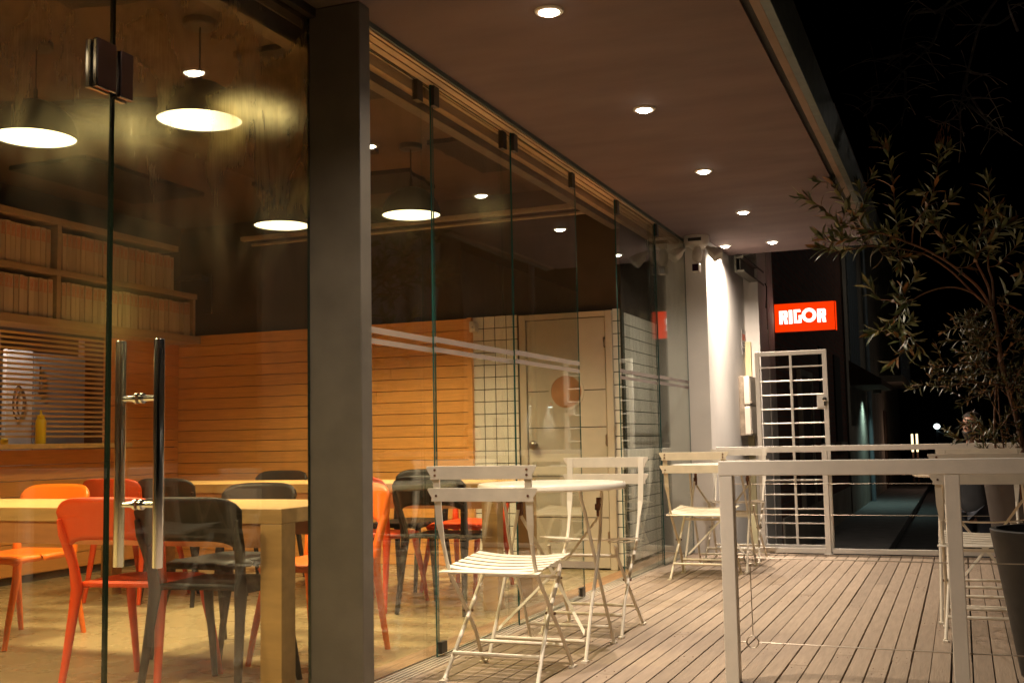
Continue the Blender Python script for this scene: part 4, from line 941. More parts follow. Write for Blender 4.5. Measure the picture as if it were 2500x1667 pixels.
# ---- plant
BIG = {
 'trunk': ([(0.382, 8.45, 0.882), (0.361, 8.442, 1.04), (0.32, 8.433, 1.257), (0.283, 8.425, 1.432), (0.27, 8.417, 1.578), (0.258, 8.408, 1.724), (0.238, 8.4, 1.856)], 0.02, 0.014),
 'a1': ([(0.238, 8.4, 1.856), (0.157, 8.336, 2.0), (0.055, 8.271, 2.102), (-0.048, 8.207, 2.189), (-0.178, 8.143, 2.27), (-0.309, 8.079, 2.329), (-0.44, 8.014, 2.381), (-0.532, 7.95, 2.393)], 0.011, 0.005),
 'a2': ([(0.219, 8.42, 1.874), (0.116, 8.379, 1.979), (0.014, 8.338, 2.099), (-0.077, 8.297, 2.182), (-0.196, 8.256, 2.259), (-0.372, 8.214, 2.304), (-0.551, 8.173, 2.328), (-0.691, 8.132, 2.303), (-0.787, 8.091, 2.302), (-0.882, 8.05, 2.336)], 0.009, 0.003),
 'a1a': ([(-0.532, 7.95, 2.393), (-0.57, 7.93, 2.437), (-0.593, 7.91, 2.494), (-0.657, 7.89, 2.569), (-0.707, 7.87, 2.658), (-0.756, 7.85, 2.762)], 0.004, 0.002),
 'a1b': ([(-0.532, 7.95, 2.393), (-0.638, 7.912, 2.425), (-0.729, 7.875, 2.471), (-0.833, 7.838, 2.576), (-0.945, 7.8, 2.646)], 0.004, 0.002),
 'a1d': ([(-0.479, 7.97, 2.385), (-0.532, 7.99, 2.459), (-0.55, 8.01, 2.552), (-0.568, 8.03, 2.647), (-0.594, 8.05, 2.743)], 0.004, 0.002),
 'a1e': ([(-0.532, 7.95, 2.393), (-0.603, 7.963, 2.358), (-0.702, 7.975, 2.354), (-0.803, 7.987, 2.349), (-0.859, 8.0, 2.401)], 0.004, 0.002),
 'a2b': ([(-0.372, 8.2, 2.302), (-0.332, 8.175, 2.236), (-0.348, 8.15, 2.174)], 0.003, 0.002),
 'a2c': ([(-0.481, 8.15, 2.303), (-0.429, 8.175, 2.244), (-0.264, 8.2, 2.234)], 0.003, 0.002),
 'v1': ([(-0.343, 8.08, 2.34), (-0.354, 8.06, 2.528), (-0.356, 8.04, 2.671), (-0.366, 8.02, 2.816), (-0.386, 8.0, 2.993)], 0.005, 0.002),
 'v2': ([(-0.258, 8.15, 2.322), (-0.238, 8.13, 2.442), (-0.164, 8.11, 2.534), (-0.105, 8.09, 2.641), (-0.07, 8.07, 2.78), (-0.049, 8.05, 2.941)], 0.006, 0.002),
 'v2b': ([(-0.205, 8.18, 2.3), (-0.187, 8.21, 2.421), (-0.086, 8.24, 2.536), (-0.029, 8.27, 2.596), (0.015, 8.3, 2.649)], 0.004, 0.002),
 'v3': ([(-0.061, 8.27, 2.213), (-0.05, 8.28, 2.317), (-0.073, 8.29, 2.395), (-0.097, 8.3, 2.474)], 0.004, 0.002),
 'v4': ([(0.003, 8.32, 2.156), (0.084, 8.28, 2.145), (0.146, 8.24, 2.185), (0.122, 8.2, 2.239)], 0.004, 0.002),
 'v5': ([(-0.062, 8.27, 2.206), (0.023, 8.21, 2.271), (-0.001, 8.15, 2.322)], 0.003, 0.002),
 'b': ([(0.225, 8.42, 1.858), (0.129, 8.367, 1.962), (0.023, 8.313, 2.007), (-0.085, 8.26, 2.008), (-0.195, 8.207, 1.972), (-0.277, 8.153, 1.92), (-0.332, 8.1, 1.874)], 0.008, 0.004),
 'b1': ([(-0.332, 8.1, 1.874), (-0.388, 8.067, 1.802), (-0.472, 8.033, 1.731), (-0.546, 8.0, 1.696)], 0.004, 0.002),
 'b2': ([(-0.332, 8.1, 1.874), (-0.413, 8.117, 1.925), (-0.496, 8.133, 1.947), (-0.555, 8.15, 2.049)], 0.004, 0.002),
 'b3': ([(-0.332, 8.1, 1.874), (-0.369, 8.075, 1.787), (-0.332, 8.05, 1.682), (-0.329, 8.025, 1.579), (-0.427, 8.0, 1.482)], 0.004, 0.002),
 'b4': ([(-0.325, 8.05, 1.696), (-0.273, 8.025, 1.634), (-0.248, 8.0, 1.567)], 0.003, 0.002),
 'b5': ([(-0.29, 8.1, 1.901), (-0.33, 8.125, 1.95), (-0.322, 8.15, 1.996)], 0.003, 0.002),
 'u1': ([(0.233, 8.4, 1.841), (0.224, 8.375, 1.986), (0.189, 8.35, 2.088), (0.153, 8.325, 2.175), (0.151, 8.3, 2.274), (0.182, 8.275, 2.356), (0.233, 8.25, 2.449), (0.255, 8.225, 2.574), (0.247, 8.2, 2.73)], 0.011, 0.002),
 'u2': ([(0.246, 8.41, 1.871), (0.249, 8.425, 2.049), (0.228, 8.44, 2.156), (0.242, 8.455, 2.291), (0.288, 8.47, 2.379), (0.359, 8.485, 2.449), (0.395, 8.5, 2.479)], 0.009, 0.002),
 'u3': ([(0.228, 8.44, 2.156), (0.289, 8.43, 2.165), (0.345, 8.42, 2.218), (0.4, 8.41, 2.271), (0.43, 8.4, 2.325)], 0.005, 0.002),
 'u4': ([(0.147, 8.3, 2.201), (0.199, 8.333, 2.276), (0.312, 8.367, 2.389), (0.33, 8.4, 2.452)], 0.004, 0.002),
 'r1': ([(0.274, 8.41, 1.898), (0.364, 8.373, 1.86), (0.449, 8.337, 1.771), (0.506, 8.3, 1.672)], 0.008, 0.004),
 'r2': ([(0.275, 8.41, 1.913), (0.36, 8.473, 1.973), (0.448, 8.537, 2.064), (0.536, 8.6, 2.14)], 0.005, 0.003),
 's2': ([(0.209, 8.5, 0.884), (0.21, 8.48, 1.044), (0.228, 8.46, 1.261), (0.259, 8.44, 1.478), (0.26, 8.42, 1.622)], 0.009, 0.006),
 's3': ([(0.259, 8.4, 0.885), (0.246, 8.425, 1.115), (0.245, 8.45, 1.333)], 0.006, 0.004),
 'tr2': ([(0.452, 8.46, 0.767), (0.382, 8.45, 0.882)], 0.021, 0.02),
}
FINE = [
 [(0.25, 8.4, 1.709), (0.143, 8.35, 1.718), (0.063, 8.3, 1.732), (-0.018, 8.25, 1.718), (-0.093, 8.2, 1.696)],
 [(0.189, 8.4, 1.815), (0.122, 8.367, 1.83), (0.066, 8.333, 1.801), (0.01, 8.3, 1.757)],
 [(0.257, 8.4, 1.577), (0.125, 8.367, 1.625), (0.018, 8.333, 1.643), (-0.077, 8.3, 1.638)],
 [(0.261, 8.4, 1.403), (0.05, 8.3, 1.479), (-0.085, 8.2, 1.457), (-0.21, 8.1, 1.457)],
 [(0.27, 8.4, 1.33), (0.043, 8.338, 1.35), (-0.052, 8.275, 1.322), (-0.172, 8.213, 1.324), (-0.278, 8.15, 1.347)],
 [(0.276, 8.4, 1.186), (0.103, 8.3, 1.217), (0.012, 8.2, 1.26), (-0.132, 8.1, 1.29)],
 [(0.286, 8.4, 1.142), (0.111, 8.283, 1.116), (0.005, 8.167, 1.132), (-0.097, 8.05, 1.175)],
 [(0.228, 8.4, 1.043), (0.111, 8.333, 1.117), (0.03, 8.267, 1.09), (-0.067, 8.2, 1.02)],
 [(0.332, 8.45, 1.214), (0.183, 8.5, 1.411), (0.095, 8.55, 1.536), (-0.013, 8.6, 1.589)],
 [(0.334, 8.45, 1.257), (0.272, 8.5, 1.554), (0.197, 8.55, 1.65), (0.104, 8.6, 1.704)],
 [(0.343, 8.45, 1.185), (0.329, 8.467, 1.403), (0.364, 8.483, 1.549), (0.413, 8.5, 1.694)],
 [(0.363, 8.45, 1.069), (0.401, 8.475, 1.256), (0.45, 8.5, 1.4)],
 [(0.306, 8.4, 1.257), (0.377, 8.35, 1.396), (0.432, 8.3, 1.505)],
 [(0.265, 8.4, 1.475), (0.322, 8.367, 1.572), (0.389, 8.333, 1.623), (0.427, 8.3, 1.633)],
 [(0.245, 8.4, 1.115), (0.174, 8.433, 1.262), (0.098, 8.467, 1.339), (0.048, 8.5, 1.431)],
 [(0.255, 8.4, 1.042), (0.322, 8.3, 1.139), (0.397, 8.2, 1.177)],
 [(0.212, 8.45, 0.971), (0.132, 8.367, 1.002), (0.022, 8.283, 0.947), (-0.042, 8.2, 0.977)],
 [(0.276, 8.45, 0.912), (0.185, 8.4, 0.972), (0.109, 8.35, 1.06), (0.002, 8.3, 1.062)],
 [(0.347, 8.3, 0.885), (0.254, 8.233, 0.887), (0.174, 8.167, 0.861), (0.097, 8.1, 0.905)],
 [(0.38, 8.4, 0.883), (0.315, 8.35, 0.97), (0.233, 8.3, 0.929), (0.17, 8.25, 1.001)],
 [(0.282, 8.3, 0.886), (0.223, 8.24, 0.775), (0.143, 8.18, 0.763), (0.051, 8.12, 0.752)],
 [(0.375, 8.3, 0.884), (0.337, 8.233, 0.76), (0.27, 8.167, 0.749), (0.205, 8.1, 0.765)],
 [(0.254, 8.4, 1.519), (0.188, 8.333, 1.561), (0.133, 8.267, 1.545), (0.052, 8.2, 1.53)],
 [(0.256, 8.42, 1.433), (0.154, 8.397, 1.407), (0.046, 8.373, 1.396), (-0.062, 8.35, 1.399)],
 [(0.276, 8.4, 1.315), (0.187, 8.333, 1.287), (0.118, 8.267, 1.259), (-0.005, 8.2, 1.189)],
 [(0.317, 8.4, 1.228), (0.361, 8.4, 1.312), (0.428, 8.4, 1.339)],
 [(0.227, 8.4, 1.768), (0.182, 8.35, 1.694), (0.136, 8.3, 1.605)],
 [(0.271, 8.4, 1.606), (0.314, 8.375, 1.674), (0.331, 8.35, 1.758)],
 [(0.309, 8.38, 1.328), (0.251, 8.337, 1.257), (0.164, 8.293, 1.115), (0.103, 8.25, 0.974)],
]
TREE = [
 [(0.94, 12.0, 5.62), (0.05, 11.73, 5.24), (-0.05, 11.47, 5.15), (-0.19, 11.2, 5.18)],
 [(0.05, 12.0, 5.33), (-0.25, 11.91, 5.32), (-0.3, 11.82, 5.25), (-0.35, 11.73, 5.06), (-0.39, 11.64, 4.81), (-0.39, 11.56, 4.62), (-0.41, 11.47, 4.51), (-0.54, 11.38, 4.32), (-0.65, 11.29, 4.29), (-0.84, 11.2, 4.17)],
 [(0.05, 12.0, 5.33), (-0.07, 11.87, 4.98), (-0.13, 11.73, 4.86), (-0.27, 11.6, 4.7), (-0.37, 11.47, 4.58), (-0.62, 11.33, 4.32), (-0.73, 11.2, 4.33)],
 [(-0.4, 12.0, 4.93), (-0.54, 11.6, 4.78), (-0.65, 11.2, 4.65)],
 [(-0.4, 12.0, 4.93), (-0.33, 11.6, 4.77), (-0.26, 11.2, 4.67)],
 [(-0.36, 12.0, 4.74), (-0.36, 11.73, 4.43), (-0.39, 11.47, 4.13), (-0.5, 11.2, 3.91)],
 [(0.54, 12.0, 5.36), (0.37, 11.9, 5.08), (0.29, 11.8, 4.79), (0.23, 11.7, 4.55), (0.21, 11.6, 4.37), (0.24, 11.5, 4.24), (0.08, 11.4, 4.04), (-0.05, 11.3, 3.97), (-0.15, 11.2, 4.0)],
 [(0.26, 12.0, 4.38), (0.37, 11.6, 4.05), (0.49, 11.2, 3.76)],
 [(0.23, 12.0, 4.64), (0.19, 11.84, 4.47), (0.18, 11.68, 4.34), (0.14, 11.52, 4.14), (0.13, 11.36, 3.79), (0.1, 11.2, 3.55)],
 [(0.25, 12.0, 4.38), (0.15, 11.6, 4.25), (0.07, 11.2, 4.17)],
 [(0.26, 12.0, 4.38), (0.33, 11.6, 4.26), (0.44, 11.2, 4.12)],
 [(0.26, 12.0, 4.65), (0.34, 11.6, 4.49), (0.42, 11.2, 4.37)],
 [(0.67, 12.0, 5.18), (0.52, 11.73, 5.01), (0.35, 11.47, 4.95), (0.14, 11.2, 4.88)],
 [(-0.13, 12.0, 4.95), (-0.23, 11.2, 4.76)],
 [(-0.69, 12.0, 4.5), (-0.69, 11.6, 4.27), (-0.74, 11.2, 4.1)],
 [(-0.02, 12.0, 5.33), (0.1, 11.6, 5.27), (0.13, 11.2, 5.18)],
 [(0.72, 12.0, 5.01), (0.65, 11.6, 5.04), (0.6, 11.2, 5.03)],
 [(-0.57, 12.0, 4.5), (-0.37, 11.2, 4.26)],
 [(0.23, 12.0, 4.31), (0.37, 11.6, 4.03), (0.34, 11.2, 3.83)],
]

def leaf(mb, p, d, up_, ln, wd, curl, mi=0):
    """one lance shaped leaf: folded, curved blade of six faces"""
    d = d.normalized(); sd = d.cross(up_)
    if sd.length < 1e-3: sd = d.cross(Vector((1, 0, 0)))
    sd.normalize(); nn = sd.cross(d).normalized()
    st = [(0, .12), (.28, .85), (.55, 1.0), (.8, .6), (1.0, .04)]
    vs = []
    for t_, w_ in st:
        c = p + d * ln * t_ - nn * curl * ln * t_ * t_
        vs += [c - sd * wd * w_ / 2 + nn * wd * .14 * w_, c, c + sd * wd * w_ / 2 + nn * wd * .14 * w_]
    fs = []
    for i in range(len(st) - 1):
        a = i * 3; fs += [(a, a + 1, a + 4, a + 3), (a + 1, a + 2, a + 5, a + 4)]
    mb.add(vs, fs, mi)
def smooth_path(pts, k=4):
    P_ = [Vector(p) for p in pts]; out = []
    for i in range(len(P_) - 1):
        p0 = P_[max(i - 1, 0)]; p1 = P_[i]; p2 = P_[i + 1]; p3 = P_[min(i + 2, len(P_) - 1)]
        for j in range(k):
            t_ = j / k
            out.append(.5 * ((2 * p1) + (p2 - p0) * t_ + (2 * p0 - 5 * p1 + 4 * p2 - p3) * t_ * t_ + (3 * p1 - p0 - 3 * p2 + p3) * t_ ** 3))
    out.append(P_[-1]); return out
def leaves_along(mb, path, start, step, ln, wd, r_, tilt=(.5, 1.1), tip=6):
    L_ = [0]
    for a, b in zip(path, path[1:]): L_.append(L_[-1] + (b - a).length)
    tot = L_[-1]; s_ = start * tot; ph = r_.uniform(0, 6)
    def at(s):
        for i in range(len(path) - 1):
            if L_[i + 1] >= s: 
                f = (s - L_[i]) / max(1e-9, L_[i + 1] - L_[i]); return path[i].lerp(path[i + 1], f), (path[i + 1] - path[i]).normalized()
        return path[-1], (path[-1] - path[-2]).normalized()
    while s_ < tot:
        p, tg = at(s_); f = s_ / tot
        ph += 2.4; u = tg.orthogonal().normalized(); v = tg.cross(u)
        rad = u * math.cos(ph) + v * math.sin(ph); a = r_.uniform(*tilt)
        d = tg * math.cos(a) + rad * math.sin(a)
        leaf(mb, p, d, tg if abs(d.dot(tg)) < .95 else rad, ln * r_.uniform(.65, 1.15), wd * r_.uniform(.75, 1.15), r_.uniform(.05, .45), 1 if r_.random() < .13 else 0)
        s_ += step * r_.uniform(.6, 1.4)
    p, tg = path[-1], (path[-1] - path[-2]).normalized()
    for k in range(tip):
        u = tg.orthogonal().normalized(); v = tg.cross(u); ph += 2.4; rad = u * math.cos(ph) + v * math.sin(ph); a = r_.uniform(.15, .6)
        leaf(mb, p - tg * .012 * k, tg * math.cos(a) + rad * math.sin(a), rad, ln * r_.uniform(.6, .95), wd * r_.uniform(.6, 1), r_.uniform(0, .2), 1 if r_.random() < .13 else 0)
r_ = random.Random(11)
t = thing('leafy_shrub', 'tall olive green shrub arching from the brown planter towards the soffit edge', 'shrub', (0, 0, 0))
mt_, ms_, mf_ = MB(), MB(), MB()
for k, (pts, r0, r1) in BIG.items():
    pa = smooth_path(pts, 4); n = len(pa)
    rs = [r0 + (r1 - r0) * i / (n - 1) for i in range(n)]
    (mt_ if k in ('trunk', 'tr2', 's2', 's3') else ms_).tube(pa, rs, n=7)
    if k in ('trunk', 'tr2', 's2', 's3'): continue
    st = {'a1': .72, 'a2': .60, 'b': .9, 'u1': .45, 'u2': .5, 'r1': .5, 'v1': .15, 'v2': .3}.get(k, .15)
    leaves_along(mf_, pa, st, .019, .125, .028, r_)
    # short side sprigs crowded with leaves
    for q_ in range(2 if k in ('a1', 'a2', 'u1', 'u2', 'a1a', 'a1b', 'a1e', 'v2', 'b3') else 1):
        i = int(n * r_.uniform(max(st, .3), .95)); i = min(i, n - 2); b_ = pa[i]; d_ = Vector((r_.uniform(-1, 1), r_.uniform(-1, 1), r_.uniform(-.2, 1.2))).normalized()
        sp_ = smooth_path([b_, b_ + d_ * .06, b_ + d_ * .12 + Vector((0, 0, .02))], 3)
        ms_.tube(sp_, [.0025] * len(sp_), n=5); leaves_along(mf_, sp_, .2, .020, .11, .026, r_, tip=5)
for px_, py_ in ((.382, 8.45), (.35, 8.5), (.40, 8.40)): mt_.tube([(px_, py_, .60), (px_, py_, .90)], .016, n=7)
mt_.build('trunk', M['bark'], t, smooth=True); ms_.build('stems', M['bark'], t, smooth=True)['kind'] = 'stuff'
mf_.build('foliage', [M['leaf'], M['leaf_old']], t, smooth=True)['kind'] = 'stuff'
t = thing('fine_leaved_shrub', 'dense fine leaved shrub low around the trunk in the brown planter', 'shrub', (0, 0, 0))
ms_, mf_ = MB(), MB()
for ti, pts in enumerate(FINE):
    if ti in (5, 6, 7, 28): continue
    pa = smooth_path(pts, 4); n = len(pa); ms_.tube(pa, [.005 - .0035 * i / (n - 1) for i in range(n)], n=6)
    leaves_along(mf_, pa, .2, .018, .068, .0135, r_, tip=6)
    for q_ in range(4):
        i = min(n - 2, int(n * r_.uniform(.2, .98))); b_ = pa[i]; d_ = Vector((r_.uniform(-1, 1), r_.uniform(-1, 1), r_.uniform(-.3, 1.0))).normalized(); l_ = r_.uniform(.07, .17)
        sp_ = smooth_path([b_, b_ + d_ * l_ * .5, b_ + d_ * l_ + Vector((0, 0, .03))], 3)
        ms_.tube(sp_, [.0018] * len(sp_), n=5); leaves_along(mf_, sp_, .15, .015, .062, .0125, r_, tip=5)
ms_.build('stems', M['bark'], t, smooth=True)['kind'] = 'stuff'; mf_.build('foliage', [M['leaf_fine'], M['leaf_old']], t, smooth=True)['kind'] = 'stuff'

# ---- tree
t = thing('bare_tree', 'barely lit bare street tree whose thin branches hang against the black sky', 'tree', (0, 0, 0))
m = MB(); m.tube(smooth_path([(1.35, 12.6, SZ), (1.22, 12.5, 1.2), (1.12, 12.35, 3.0), (1.0, 12.2, 4.6), (.94, 12.0, 5.6), (1.1, 12.3, 7.5)], 4), [.17] * 8 + [.13] * 6 + [.09] * 7, n=10); m.build('trunk', M['bare_bark'], t, smooth=True)
m = MB()
for i, pts in enumerate(TREE):
    pa = smooth_path(pts, 3); n = len(pa); m.tube(pa, [.016 - .012 * k / (n - 1) for k in range(n)], n=6)
    for q_ in range(5):
        k = r_.randrange(n // 3, n); d_ = Vector((r_.uniform(-1, 1), r_.uniform(-.5, .5), r_.uniform(-1, .6))).normalized() * r_.uniform(.12, .4)
        m.tube(smooth_path([pa[k], pa[k] + d_ * .5 + Vector((0, 0, .03)), pa[k] + d_], 3), [.004] * 7, n=5)
m.build('branches', M['bare_bark'], t, smooth=True)['kind'] = 'stuff'
m = MB()
for q_ in range(34): leaf(m, Vector((r_.uniform(-.11, .04), 11.3 + r_.uniform(-.05, .05), r_.uniform(3.80, 3.98))), Vector((r_.uniform(-.3, .3), 0, -1)), Vector((1, r_.uniform(-1, 1), 0)), .07, .014, .2)
m.build('dry_pods', M['leaf_old'], t)['kind'] = 'stuff'

# ---- street
t = thing('brick_building', 'dark red brick house front behind the glowing sign', 'building', (-2.2, 16, SZ))
def lb(mb, name, mt, o=t, **k):
    l = Vector(o.location); mb.v = [(a - l.x, b - l.y, c - l.z) for a, b, c in mb.v]; return mb.build(name, mt, o, **k)
m = MB(); m.box((-5, 12.56, SZ), (-1.885, 20.5, 6.5)); lb(m, 'wall', M['brick'])
m = MB(); m.box((-1.884, 12.6, SZ), (-1.86, 20.4, .1)); lb(m, 'plinth', M['dark_render'], bevel=.004)
m = MB(); m.box((-1.8845, 14.3, .12), (-1.855, 15.3, 1.75)); dd = lb(m, 'door', M['wood_dark'], bevel=.004)
m = MB(); m.box((-1.8845, 14.2, .12), (-1.83, 14.298, 1.84)); m.box((-1.8845, 15.302, .12), (-1.83, 15.4, 1.84)); m.box((-1.8845, 14.298, 1.76), (-1.83, 15.302, 1.84)); lb(m, 'door_frame', M['dark_render'], bevel=.004)
for y0 in (16.6, 18.6):
    m = MB(); m.box((-1.8845, y0, .9), (-1.86, y0 + .9, 2.3)); wdw = lb(m, 'window', M['groove']); m = MB(); m.box((-1.8845, y0 - .08, .8), (-1.80, y0 + .98, .89)); lb(m, 'sill', M['dark_render'], bevel=.004)
t2 = thing('rendered_house', 'dark rendered house with shallow balcony farther down the street', 'building', (-2.2, 27, SZ))
m = MB(); m.box((-6, 20.52, SZ), (-1.85, 38, 7)); lb(m, 'wall', M['dark_render'], t2)
m = MB()
for k in range(5): m.box((-1.849, 21.2 + k * .42, 2.0), (-1.82, 21.58 + k * .42, 5.6))
lb(m, 'cladding_panel', M['grey_panel'], t2, bevel=.004)
m = MB(); m.prism([(-1.849, 1.9), (-1.849, 2.35), (-1.30, 2.0), (-1.30, 1.9)], 'y', 21.0, 24.2); lb(m, 'awning', M['wood_dark'], t2)
m = MB(); m.tube([(-1.78, 24.6, SZ), (-1.78, 24.6, 5)], .05, n=10); lb(m, 'downpipe', M['grey_panel'], t2, smooth=True)
m = MB(); m.box((-1.849, 29, 2.30), (-1.3, 34, 2.45)); blc = lb(m, 'balcony', M['dark_render'], t2)
m = MB()
for k in range(26): m.box((-1.33, 29.02 + k * .19, 2.45), (-1.30, 29.06 + k * .19, 3.4))
m.box((-1.335, 29, 3.40), (-1.295, 34, 3.46)); lb(m, 'balustrade', M['grey_panel'], t2)
m = MB(); m.box((-1.849, 29.9, -.35), (-1.82, 31.0, 1.6)); lb(m, 'doorway', M['wood_dark'], t2)
t3 = thing('far_house', 'black house front closing the far end of the street', 'building', (0, 120, SZ))
m = MB(); m.box((-12, -1, 0), (16, 8, 9)); m.build('wall', M['dark_render'], t3)
m = MB(); m.box((-12.3, -1.4, 9.001), (16.3, 8.3, 9.4)); m.build('roof', M['wood_dark'], t3)
for xx, lab in ((-1.185, 'left of two thin glowing tubes beside a street doorway'), (-1.072, 'right of two thin glowing tubes beside a street doorway')):
    o = thing('light_tube', lab, 'lamp', (xx, 30, -.2), group='glowing tubes by the doorway down the street')
    m = MB(); m.tube([(0, 0, 0), (0, 0, .75)], .026, n=8); m.build('base', M['wood_dark'], o); m = MB(); m.tube([(0, 0, .751), (0, 0, 1.20)], .026, n=8); m.build('tube', M['tube_glow'], o)
point('doorway_light', (-1.0, 29.7, .7), 5.0, (1.0, .6, .45), .1)
t4 = thing('street_lamp', 'small white globe street lamp far down the dark street', 'street lamp', (-1.17, 60, SZ))
m = MB(); m.tube([(0, 0, 0), (0, 0, 1.72)], .05, n=8); m.build('post', M['grey_panel'], t4); m = MB(); m.lathe([(0, 1.70), (.12, 1.76), (.16, 1.85), (.12, 1.95), (0, 2.0)], n=16); m.build('globe', M['street_glow'], t4, smooth=True)
m = MB(); m.tube([(.05, 0, 1.62), (.7, 0, 1.15)], .03, n=6); m.build('stay', M['grey_panel'], t4)
t5 = thing('street_lamp', 'tiny distant lamp glowing right of the globe street lamp', 'street lamp', (-1.2, 110, SZ))
m = MB(); m.tube([(0, 0, 0), (0, 0, 1.55)], .05, n=8); m.build('post', M['grey_panel'], t5); m = MB(); m.lathe([(0, 1.52), (.11, 1.6), (.11, 1.68), (0, 1.75)], n=12); m.build('globe', M['street_glow'], t5, smooth=True)
t6 = thing('awning_lamp', 'small lamp box under the awning throwing a cold patch onto the street', 'lamp', (-1.55, 23.6, 1.80))
m = MB(); m.prism(rr(-.08, -.05, .08, .05, .015), 'z', .03, .099); m.build('housing', M['black_metal'], t6, bevel=.004)
m = MB(); m.lathe([(.035, .029), (.03, .022), (0, .020)], n=16); m.build('lens', M['cam_glass'], t6, smooth=True)
spot('cold_beam', (0, 0, .005), 70, (.62, 1.0, .90), 140, 1.0, .02, t6)

# ---- person
def skin_obj(name, joints, edges, mt, parent, sub=2):
    me = bpy.data.meshes.new(name); me.from_pydata([j[0] for j in joints], edges, []); me.materials.append(mt)
    o = bpy.data.objects.new(name, me); COL.objects.link(o); o.parent = parent
    o.modifiers.new('skin', 'SKIN'); o.modifiers['skin'].use_smooth_shade = True
    me.skin_vertices.new() if not me.skin_vertices else None
    for sv, j in zip(me.skin_vertices[0].data, joints): sv.radius = j[1]
    me.skin_vertices[0].data[0].use_root = True
    s = o.modifiers.new('sub', 'SUBSURF'); s.levels = s.render_levels = sub
    return o
P0 = thing('person', 'bearded person in a black t-shirt standing behind the far railing, half hidden by leaves', 'person', (.085, 10.62, SZ), -.55)
J, E_ = [], []
def chain(prev, pts):
    for p, r in pts:
        J.append((p, r if isinstance(r, tuple) else (r, r)))
        if prev is not None: E_.append((prev, len(J) - 1))
        prev = len(J) - 1
    return prev
root = chain(None, [((0, 0, .90), (.15, .10))])
chest = chain(root, [((0, .01, 1.05), (.135, .095)), ((0, .01, 1.24), (.155, .105)), ((0, .01, 1.36), (.12, .08))])
head = chain(chest, [((0, 0, 1.43), .055), ((0, -.012, 1.47), (.056, .062)), ((0, -.018, 1.525), (.066, .082)), ((0, -.012, 1.58), (.074, .092)), ((0, -.004, 1.635), (.066, .082)), ((0, 0, 1.665), (.035, .045))])
for s in (-1, 1):
    a = chain(chest - 1, [((s * .17, .015, 1.345), .058), ((s * .225, .03, 1.10), .045), ((s * .235, -.05, .88), .03)])
    h_ = chain(a, [((s * .238, -.075, .82), (.018, .034))])
    for k in range(4): chain(h_, [((s * .238, -.105 + .018 * k, .775 - .004 * (1.5 - k) ** 2), .0085), ((s * .232, -.108 + .02 * k, .735 + (.008 if k in (0, 3) else 0)), .0075)])
    chain(h_, [((s * .222, -.115, .80), .009), ((s * .215, -.128, .775), .0078)])
    l_ = chain(root, [((s * .10, 0, .80), .088), ((s * .11, -.01, .47), .058), ((s * .115, .02, .10), .038), ((s * .12, -.02, .045), .036), ((s * .13, -.13, .03), .03)])
skin_obj('body', J, E_, M['skin'], P0)
J, E_ = [], []
root = chain(None, [((0, .01, .74), (.172, .122))]); c1 = chain(root, [((0, .01, .90), (.165, .118)), ((0, .01, 1.05), (.155, .113)), ((0, .01, 1.24), (.172, .122)), ((0, .01, 1.365), (.135, .092))]); chain(c1, [((0, .004, 1.405), (.07, .066))])
for s in (-1, 1): chain(c1 - 1, [((s * .175, .015, 1.345), .073), ((s * .225, .03, 1.10), .058), ((s * .236, -.045, .90), .045)])
skin_obj('shirt', J, E_, M['shirt'], P0)
J, E_ = [], []
root = chain(None, [((0, 0, .92), (.158, .112))])
for s in (-1, 1): chain(root, [((s * .10, 0, .80), .100), ((s * .11, -.01, .47), .070), ((s * .115, .015, .12), .055)])
skin_obj('trousers', J, E_, M['denim'], P0)
for s in (-1, 1):
    m = MB(); m.lathe([(0, -.012), (.010, -.007), (.012, 0), (.010, .007), (0, .012)], (s * .031, -.098, 1.572), n=12); m.build('eye', M['eye'], P0, smooth=True)
    m = MB(); m.lathe([(0, -.03), (.012, -.018), (.014, .01), (.006, .028), (0, .03)], (s * .078, .005, 1.555), n=10); m.build('ear', M['skin'], P0, smooth=True)
    m = MB(); m.strip([(s * .012, -.106, 1.592), (s * .032, -.106, 1.598), (s * .052, -.096, 1.590)], (0, 0, 1), .008, .006); m.build('eyebrow', M['hair'], P0)
    m = MB(); m.box((s * .13 - .045, -.19, 0), (s * .13 + .045, .07, .075)); m.build('shoe', M['shoe'], P0, bevel=.025)
m = MB(); m.tube([(0, -.100, 1.585), (0, -.112, 1.565), (0, -.122, 1.545), (0, -.112, 1.535), (0, -.098, 1.532)], [.006, .010, .014, .012, .008], n=8); m.build('nose', M['skin'], P0, smooth=True)
m = MB(); m.strip([(-.024, -.094, 1.508), (0, -.101, 1.509), (.024, -.094, 1.508)], (0, 0, 1), .010, .006); m.build('mouth', M['port'], P0)
m = MB(); pr = []
n_ = 20; vs = []
for i in range(9):
    a = PI / 2 * i / 8
    for j in range(n_):
        b = 2 * PI * j / n_; yy = math.sin(b); lim = 1.0 if yy > -.2 else .62
        aa = a * lim * (1.25 if yy > .3 else 1)
        vs.append((.083 * math.sin(aa) * math.cos(b), .002 + .100 * math.sin(aa) * math.sin(b), 1.590 + .092 * math.cos(aa)))
m.add(vs, [(i * n_ + j, i * n_ + (j + 1) % n_, (i + 1) * n_ + (j + 1) % n_, (i + 1) * n_ + j) for i in range(8) for j in range(n_)]); m.build('hair', M['hair'], P0, smooth=True, solid=.012)
m = MB(); vs = []
for i in range(5):
    for j in range(13):
        b = -PI * (.08 + .84 * j / 12); zz = 1.52 - .018 * i
        k = (.070, .086) if i < 3 else (.062, .074)
        vs.append(((k[0] - .003 * i) * math.cos(b), -.018 + (k[1] - .002 * i) * math.sin(b), zz - .012 * abs(math.sin(b)) * (i / 4) + (0 if i else .02 * abs(math.cos(b)) - .012)))
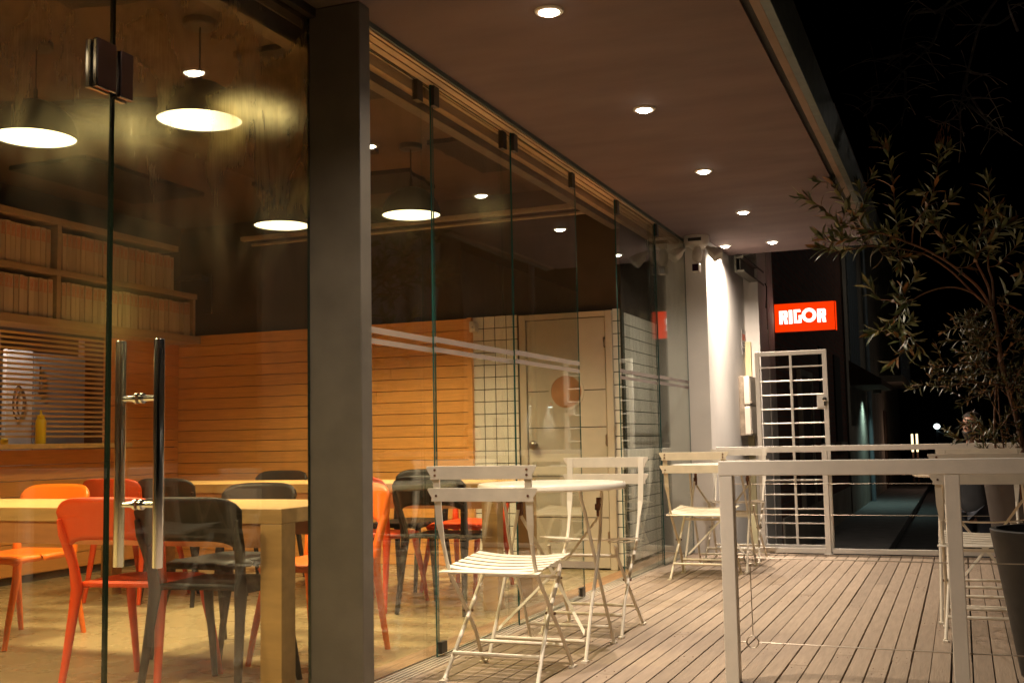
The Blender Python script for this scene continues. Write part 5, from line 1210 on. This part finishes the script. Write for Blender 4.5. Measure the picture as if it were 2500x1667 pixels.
m.add(vs, [(i * 13 + j, i * 13 + j + 1, (i + 1) * 13 + j + 1, (i + 1) * 13 + j) for i in range(4) for j in range(12)]); m.build('beard', M['hair'], P0, smooth=True, solid=.008)

t = thing('opposite_house', 'house across the street whose two wall lamps reflect in the sliding glass', 'building', (6.3, 28, SZ))
m = MB(); m.box((-.2, -36, 0), (5, 8, 6)); m.build('wall', M['wall_blue'], t)
m = MB(); m.box((-.206, -2.6, 0), (-.2005, -1.4, 2.1)); m.build('door', M['wood_dark'], t)
for yy, lab in ((27.83, 'left of two wall lamps on the house across the street'), (29.24, 'right of two wall lamps on the house across the street'), (6.2, 'added unseen wall lamp on the house across the street, opposite the terrace'), (1.0, 'added unseen wall lamp on the house across the street, behind the viewer')):  # last two lamps added out of view to brighten the door handle
    l6 = thing('house_lamp', lab, 'lamp', (6.098, yy, 1.95), group='wall lamps on the house across the street')
    m = MB(); m.box((-.10, -.07, 0), (0, .07, .12)); m.build('hood', M['black_metal'], l6, bevel=.005)
    m = MB(); m.box((-.09, -.06, -.03), (-.01, .06, -.001)); m.build('bulb', M['street_glow'], l6)
    spot('house_beam', (-.05, 0, -.05), 140, (1.0, .85, .62), 120, .7, .03, l6)

t = thing('street_lamp', 'added unseen tall street lamp out on the right side of the street', 'street lamp', (3.4, 21, SZ))  # lamp added out of view to lift the dark street fronts
m = MB(); m.tube([(0, 0, 0), (0, 0, 5.2), (0, 0, 6.8), (-.3, 0, 7.2), (-1.0, 0, 7.3)], [.07, .06, .045, .04, .035], n=10); m.build('pole', M['grey_panel'], t, smooth=True)
m = MB(); m.lathe([(.05, .06), (.16, 0), (.16, -.03), (0, -.035)], (-1.1, 0, 7.28), n=20); m.build('lamp_head', M['black_metal'], t, smooth=True)
m = MB(); m.lathe([(.12, -.036), (.10, -.06), (0, -.07)], (-1.1, 0, 7.28), n=16); m.build('lens', M['street_glow'], t, smooth=True)
spot('added_street_beam', (-1.1, 0, 7.18), 80, (1.0, .90, .76), 165, .6, .06, t)
